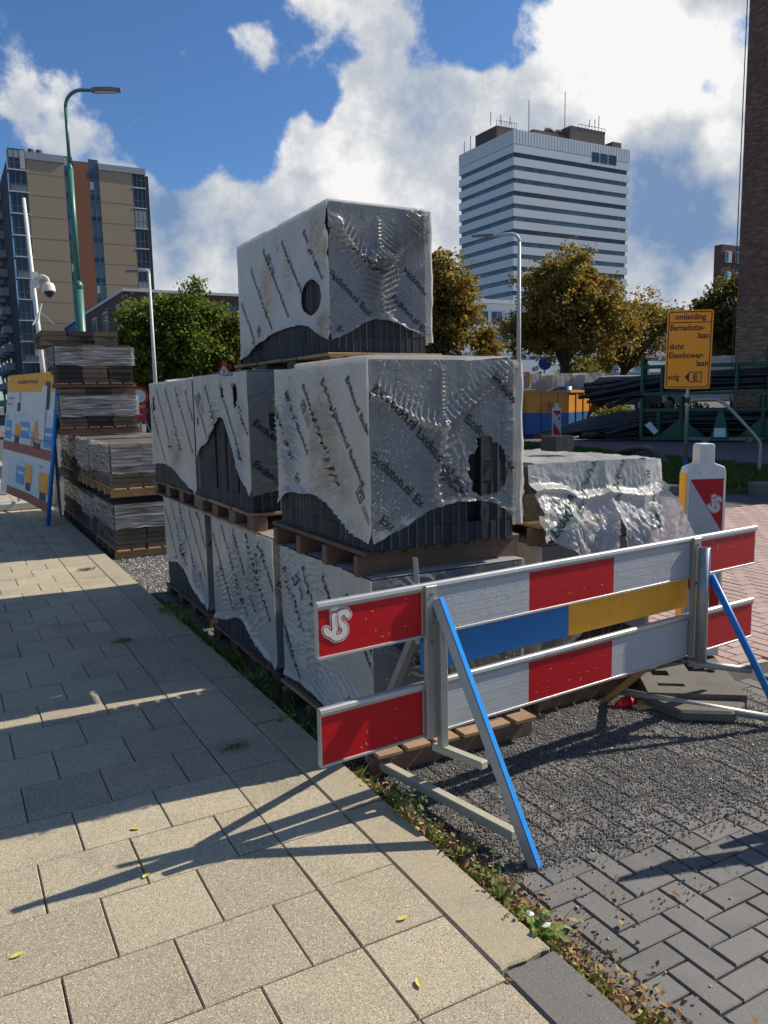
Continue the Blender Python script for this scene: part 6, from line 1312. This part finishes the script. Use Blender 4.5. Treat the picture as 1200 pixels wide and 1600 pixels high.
# ------------------------------------------------------------------ trees
def tree(name, label, base, th, blobs, n, size, leaf, seed, grp=None, cl=.42, tr=.18, fill=.55, lean=0):
    t = thing(name, label, 'tree', base, grp); r = np.random.default_rng(seed); B = np.array(base, float); C_ = []
    vol = np.array([b[3] * b[4] * b[5] for b in blobs]) ** .8; vol /= vol.sum(); nc = int(n / 62)
    for _ in range(nc):
        b = blobs[r.choice(len(blobs), p=vol)]; d = r.normal(size=3); d /= np.linalg.norm(d); q = (fill + (1 - fill) * r.random() ** .6) if r.random() < .8 else r.random() * .7
        q *= 1 + .16 * math.sin(d[0] * 5 + seed) * math.cos(d[2] * 6 + seed)
        C_.append(B + np.array(b[:3]) + d * q * np.array(b[3:]))
    C_ = np.array(C_); k = r.integers(0, nc, n); sz = cl * (.6 + .8 * r.random(nc))
    P = C_[k] + r.normal(size=(n, 3)) * sz[k][:, None] * np.array([1, 1, .72]) * .6
    P = P[P[:, 2] > B[2] + th * .55]
    o = leaves_mesh('crown', P, size, [leaf], t, seed, .62)
    m = MB(); top = B + np.array([lean, 0, th]); m.tube([tuple(B - [0, 0, .3]), tuple(B + [lean * .3, 0, th * .4]), tuple(top)], [tr * 1.35, tr * 1.05, tr], 10); m.build('trunk', ['bark'], t, True)
    for i in range(min(26, nc)):
        c = C_[r.integers(0, nc)]; a = Vector(top) - Vector((0, 0, th * .25 * r.random())); c = Vector(c); mid = a.lerp(c, .45) + Vector((r.normal() * .2, r.normal() * .2, .25)); m = MB(); m.tube([a, mid, c], [tr * .5, tr * .28, .03], 6); m.build('limb', ['bark'], t, True)
    return t
tree('chestnut_tree', 'big autumn chestnut in front of the white tower, tallest of the trees', (31.2, 34.6, GZ), 2.7, [(0, 0, 5.2, 2.9, 2.9, 2.5), (-.9, .5, 6.9, 1.8, 1.8, 1.6), (.4, 0, 7.7, 1.7, 1.6, 1.5), (-1.9, 1.3, 4.4, 1.7, 1.7, 1.5), (2.1, -1.6, 4.6, 1.6, 1.6, 1.7), (1.4, -1.0, 6.3, 1.4, 1.4, 1.3)], 25000, .22, 'leafA', 3, 'autumn trees on the street', tr=.28)
tree('chestnut_tree', 'smaller thin crowned autumn tree just left of the detour sign', (38.9, 37.5, GZ), 2.6, [(0, 0, 4.6, 2.5, 2.5, 2.2), (1.2, -1.1, 5.8, 1.7, 1.7, 1.7), (-1.2, 1.0, 5.8, 1.6, 1.6, 1.5), (2.2, -2.0, 4.8, 1.4, 1.4, 1.6)], 12000, .22, 'leafA', 5, 'autumn trees on the street', tr=.24, cl=.5)
tree('shrub_tree', 'low yellow green tree between the two chestnut trunks', (40.2, 42.5, GZ), 1.0, [(0, 0, 2.2, 1.6, 1.6, 1.3)], 5000, .2, 'leafY', 6, cl=.4, tr=.1)
tree('autumn_tree', 'autumn tree right behind the topmost pack with a green patch', (17.6, 27.2, RZ), 2.6, [(-.2, .1, 4.7, 1.45, 1.45, 1.9), (.1, 0, 6.3, 1.15, 1.15, 1.2), (.85, -.6, 5.4, .9, .9, 1.2), (.7, -.5, 4.2, .9, .9, 1.0), (-.9, .7, 5.6, 1.1, 1.1, 1.3)], 16000, .17, 'leafA', 8, 'autumn trees on the street', tr=.2, cl=.34)
tree('autumn_tree', 'small orange tree below the autumn tree beside the white flats', (19.45, 26.3, RZ), 1.9, [(-.1, 0, 3.4, .62, .62, .9), (0, 0, 4.2, .35, .35, .5)], 3200, .13, 'leafA', 9, 'autumn trees on the street', tr=.08, cl=.25)
tree('green_tree', 'tall pointed green tree in the middle of the left group', (11.5, 41.8, RZ), 2.0, [(0, 0, 4.4, 2.3, 2.3, 2.1), (-.3, 0, 6.3, 1.5, 1.5, 1.2), (-.1, 0, 7.3, .7, .7, .8), (.9, 0, 5.6, 1.3, 1.3, 1.2)], 22000, .2, 'leafG', 11, 'green trees behind the packs', cl=.42)
tree('green_tree', 'round green tree at the left of the group, beside the lamp post', (9.0, 42.6, RZ), 1.9, [(0, 0, 4.0, 1.9, 1.9, 1.9), (.2, 0, 5.8, 1.5, 1.5, 1.3), (-.9, 0, 4.6, 1.0, 1.0, 1.2), (1.2, 0, 6.3, .9, .9, .9)], 18000, .2, 'leafG', 12, 'green trees behind the packs', cl=.42)
tree('green_tree', 'lower yellowish tree right of the group, next to the top pack', (13.7, 41.2, RZ), 1.8, [(0, 0, 3.6, 1.4, 1.4, 1.7), (-.2, 0, 5.3, 1.1, 1.1, 1.1), (.8, 0, 3.4, 1.0, 1.0, 1.5)], 13000, .2, 'leafY', 13, 'green trees behind the packs', cl=.4)
tree('dark_tree', 'dark green tree between the detour sign and the brick house', (34.8, 25.8, GZ), 2.4, [(0, 0, 4.6, 2.0, 2.0, 2.0), (-.9, .8, 4.0, 1.4, 1.4, 1.4), (.6, -.3, 6.0, 1.3, 1.3, 1.2), (1.4, -1.2, 5.0, 1.5, 1.5, 1.8)], 16000, .21, 'leafD', 15, tr=.2, cl=.42)
for i, (x, y, z, rx, rz, lf) in enumerate(((21.3, 20.6, RZ, 1.15, .75, 'leafY'), (22.8, 18.4, RZ, 1.3, .8, 'leafD'))):
    t = thing('hedge_bush', ('left', 'right')[i] + ' one of two dark bushes behind the pipe racks', 'bush', (x, y, z), 'bushes behind the racks'); r2 = np.random.default_rng(30 + i); d = r2.normal(size=(5000, 3)); d /= np.linalg.norm(d, axis=1)[:, None]; d[:, 2] = np.abs(d[:, 2]); leaves_mesh('foliage', np.array([x, y, z]) + d * (.5 + .5 * r2.random((5000, 1))) * np.array([rx, rx, rz * 1.6]), .12, [lf], t, 30 + i)

# ------------------------------------------------------------------ loose grit, weeds, litter
rg = np.random.default_rng(12)
def grit(n, x0, x1, y0, y1, seed, dens):
    r = np.random.default_rng(seed); x = x0 + (x1 - x0) * r.random(n); y = y0 + (y1 - y0) * r.random(n); d = dens(x, y) ; ok = r.random(n) < d; x, y = x[ok], y[ok]; R = .0015 + .0044 * r.random(len(x)) ** 2.2
    return np.stack([x, y, RZ + .002 + R * .3], 1), R
def dn(x, y):
    a = np.clip((fbm(x * 3.1 + 5, y * 3.1, 4) - .40) * 5, 0, 1); band = np.clip((y - (.42 + .18 * (x - .6) * -1)) / .14, 0, 1) * np.clip((2.75 - x) / .2, 0, 1) * np.clip((1.6 - y) / .25, .1, 1)
    return np.clip(.04 + band * (.5 + .8 * a), 0, 1) * (x > .47)
P, R = grit(120000, .46, 2.8, .05, 1.62, 3, dn); tag(scatter('grit', P, R, ['grit'], None, .7, 3), kind='stuff')
P, R = grit(1600, .46, 2.8, -.3, 1.6, 4, lambda x, y: dn(x, y) * .9 + .05); tag(scatter('gravel', P, R * 1.5, ['gritl'], None, .7, 4), kind='stuff')
P, R = grit(26000, .46, 1.6, 5.1, 6.9, 5, lambda x, y: .85 + 0 * x); tag(scatter('gravel', P, R * 1.6, ['grit'], None, .7, 5), kind='stuff')
P, R = grit(5000, .46, 1.6, 5.1, 6.9, 6, lambda x, y: .85 + 0 * x); tag(scatter('gravel', P, R * 2.2, ['gritl'], None, .7, 6), kind='stuff')
# strip of soil, litter and weeds between kerb and blocks
m = MB(); n = 60; r = random.Random(5); vs = []
for i in range(n + 1):
    y = -1.6 + 7.6 * i / n; w = .07 + .05 * math.sin(i * .9) + r.uniform(0, .03); w = max(.03, w * (1.25 if .0 < y < 1.3 else .9)); vs += [V3(.451, y, RZ + .03), V3(.451 + w * .5, y, RZ + .02), V3(.451 + w, y, RZ + .001)]
m.add(vs, [(3 * i + j, 3 * i + j + 1, 3 * i + j + 4, 3 * i + j + 3) for i in range(n) for j in range(2)]); tag(m.build('soil_strip', ['soil'], smooth=True), kind='structure')
def litter_pts(n, y0, y1, w, seed, z=.03):
    r = np.random.default_rng(seed); y = y0 + (y1 - y0) * r.random(n); x = .46 + np.abs(r.normal(size=n)) * w; return np.stack([x, y, RZ + z + .012 * r.random(n)], 1)
o = leaves_mesh('leaf_litter', np.concatenate([litter_pts(1900, -.6, .75, .055, 3), litter_pts(700, .75, 1.6, .045, 4), litter_pts(320, -.4, .8, .12, 5, .008)]), .022, ['litter'], None, 3, .7, updir=1.5); tag(o, kind='stuff')
P, R = grit(3500, .455, .62, -.8, 3, 8, lambda x, y: .9 + 0 * x); tag(scatter('gravel', P + np.array([0, 0, .012]), R * 1.2, ['soil'], None, .7, 8), kind='stuff')
def weed(label, x, y, h, n, seed, mats=('weed', 'straw'), z=RZ + .02, spread=.05, leafy=True, cat='weed', grp=None):
    t = thing('weed_plant', label, cat, (x, y, z), grp); r = random.Random(seed); m = MB(); L = []
    for i in range(n):
        a = r.uniform(0, 6.28); hh = h * r.uniform(.5, 1); tip = V3(x + math.cos(a) * spread * r.uniform(.4, 1.4), y + math.sin(a) * spread * r.uniform(.4, 1.4), z + hh); b0 = V3(x + r.uniform(-.012, .012), y + r.uniform(-.012, .012), z); mid = b0.lerp(tip, .5) + V3(r.uniform(-.01, .01), r.uniform(-.01, .01), hh * .15); m.tube([b0, mid, tip], [.0016, .0012, .0006], 4)
        for k in range(5 if leafy else 2): q = r.uniform(.25, 1); p = b0.lerp(mid, q * 2) if q < .5 else mid.lerp(tip, q * 2 - 1); L.append(p[:])
    tag(m.build('stem', [mats[1]], t), kind='stuff')
    if leafy: tag(leaves_mesh('leaf', np.array(L), h * .22, [mats[0]], t, seed, .45), kind='stuff')
    return t
W_ = 'weeds and tufts along the kerb'
for i, (x, y, h, n, lab) in enumerate((
 (.50, .33, .11, 12, 'tall dry weed standing by the foot of the blue strut'), (.53, .42, .10, 9, 'dry stalks just behind the dandelion by the kerb'), (.50, .72, .10, 9, 'green weed below the galvanised foot bar'), (.50, 1.05, .09, 10, 'weed tuft by the rear strut of the barrier'),
 (.56, .12, .09, 3, 'single dark dead stalk among the grey paving blocks'), (.49, -.06, .06, 10, 'low weed nearest the camera, right of the kerb'), (.50, -.22, .05, 10, 'spreading weed at the bottom edge of the picture'), (.47, 1.9, .10, 14, 'dark green weed between kerb and lowest front pack'), (.50, 2.55, .12, 16, 'weed in the gap between the first and second pack'), (.47, 3.9, .16, 20, 'tall grassy weed by the third pallet'), (.44, 4.2, .14, 18, 'weed leaning over the kerb near the third pack'), (.49, .86, .12, 14, 'straggly yellowish weed between two foot bars of the barrier'), (.52, .58, .09, 16, 'low leafy weed beside the kerb, just left of the blue strut'), (.48, .22, .08, 14, 'small green weed touching the back of the dandelion'))):
    weed(lab, x, y, h, n, 40 + i, grp=W_, leafy=(i not in (4,)), spread=.09 if 6 < i < 11 else .055)
# dandelion with toothed leaves
t = thing('dandelion_plant', 'bright green dandelion with broad toothed leaves on the broken kerb', 'weed', (.475, .13, RZ + .03)); r = random.Random(4)
for i in range(11):
    a = r.uniform(0, 6.28) if i > 3 else (-1.2, 1.9, .3, -2.4)[i]; L_ = r.uniform(.06, .12); base = V3(.478, .13, RZ + .045); d = V3(math.cos(a), math.sin(a), 0); s_ = V3(-d.y, d.x, 0); m = MB(); n = 9; vs = []
    for k in range(n):
        q = k / (n - 1); w = L_ * .17 * math.sin(math.pi * min(1, q * .9 + .1)) * (1.0 if k % 2 else .5); c = base + d * L_ * q + V3(0, 0, .045 * math.sin(q * 2.6) * (1.1 if i < 4 else .7)); vs += [c - s_ * w, c + V3(0, 0, -.003), c + s_ * w]
    m.add(vs, [(3 * k + j, 3 * k + j + 1, 3 * k + j + 4, 3 * k + j + 3) for k in range(n - 1) for j in (0, 1)]); m.build('leaf', ['weed'], t)
m = MB(); r = random.Random(9)
for (x, y) in ((.455, .17), (.463, .105)):
    Mq = Matrix.Translation((x + .03, y, RZ + .085)) @ Matrix.Rotation(r.uniform(-.5, .5), 4, 'X')
    t2 = thing('paper_scrap', ('upper' if y > .15 else 'lower') + ' of two crumpled white scraps caught in the dandelion', 'litter', (x, y, RZ + .08), 'white scraps in the dandelion'); mm = MB(); vs = [Mq @ Vector((.016 * math.cos(a) * (.7 + .5 * r.random()), .014 * math.sin(a), .006 * r.random())) for a in [k * .785 for k in range(8)]] + [Mq @ Vector((0, 0, .010))]; mm.add(vs, [(k, (k + 1) % 8, 8) for k in range(8)]); mm.build('scrap', ['beaconw'], t2)
for i, (x, y, lab) in enumerate(((.155, .345, 'pale yellow leaf on the sunny slab beside the kerb'), (.06, .1, 'pale yellow leaf on the slab nearest the bottom edge'), (-.42, 1.26, 'small yellow leaf at a joint in the sunny footway'), (-.45, .95, 'yellow leaf beside the shadow tip on the footway'), (.27, -.01, 'tiny orange leaf in the kerb joint'), (-.845, .75, 'pointed yellow leaf at the left edge of the picture'), (1.02, .1, 'curled orange leaf on the grey blocks'))):
    t = thing('fallen_leaf', lab, 'leaf', (x, y, .003), 'single fallen leaves'); zb = .003 if x < .45 else RZ + .004; a = i * 1.3; s_ = .016 if i != 4 else .010; m = MB(); Mq = Matrix.Translation((x, y, zb)) @ Matrix.Rotation(a, 4, 'Z'); pts = [(s_ * math.cos(q) * (1 + .25 * (abs(q - 3.14) < .1)), s_ * .55 * math.sin(q)) for q in [k * .524 for k in range(12)]]
    m.add([Mq @ Vector((p[0], p[1], .002 + .004 * abs(p[1]) / s_)) for p in pts] + [Mq @ Vector((0, 0, .0015))], [(k, (k + 1) % 12, 12) for k in range(12)]); m.build('leaf_blade', ['litter' if i in (4, 6) else 'leafy'], t)
for i, (x, y, lab) in enumerate(((.55, 2.02, 'flattened clear lid between kerb and lowest front pack'), (.60, 3.05, 'small orange brown scrap by the second pallet'))):
    t = thing('litter_scrap', lab, 'litter', (x - .04, y, RZ + .03)); m = MB(); m.tube([V3(x - .04, y, RZ + .035), V3(x - .038, y + .003, RZ + .041)], .03 if i == 0 else .018, 12); m.build('scrap', ['beaconw' if i == 0 else 'woodo'], t)
# grass tufts growing out of the slab joints
for i, (x, y, lab) in enumerate(((.10, 1.72, 'dry grass tuft in the joint of the shaded slabs near the barrier'), (.15, 6.1, 'sunlit grass tuft in the bright strip of slabs'), (.0, 3.62, 'tiny grass tuft at a slab corner in the shade'))):
    g_ = grass('grass_tuft', [(x + random.gauss(0, .035), y + random.gauss(0, .012), 0) for _ in range(110)], .022, 60 + i, 'straw' if i != 1 else 'weed', .0007, 1.4); tag(g_, lab, 'grass tuft', 'grass tufts in the slab joints')
g_ = grass('grass', [(.455 + abs(random.gauss(0, .05)), random.uniform(1.5, 4.6), RZ + .02) for _ in range(900)] + [(.455 + abs(random.gauss(0, .03)), random.uniform(-.4, 1.3), RZ + .02) for _ in range(160)], .06, 70, 'weed', .0013, 1.0); tag(g_, kind='stuff')
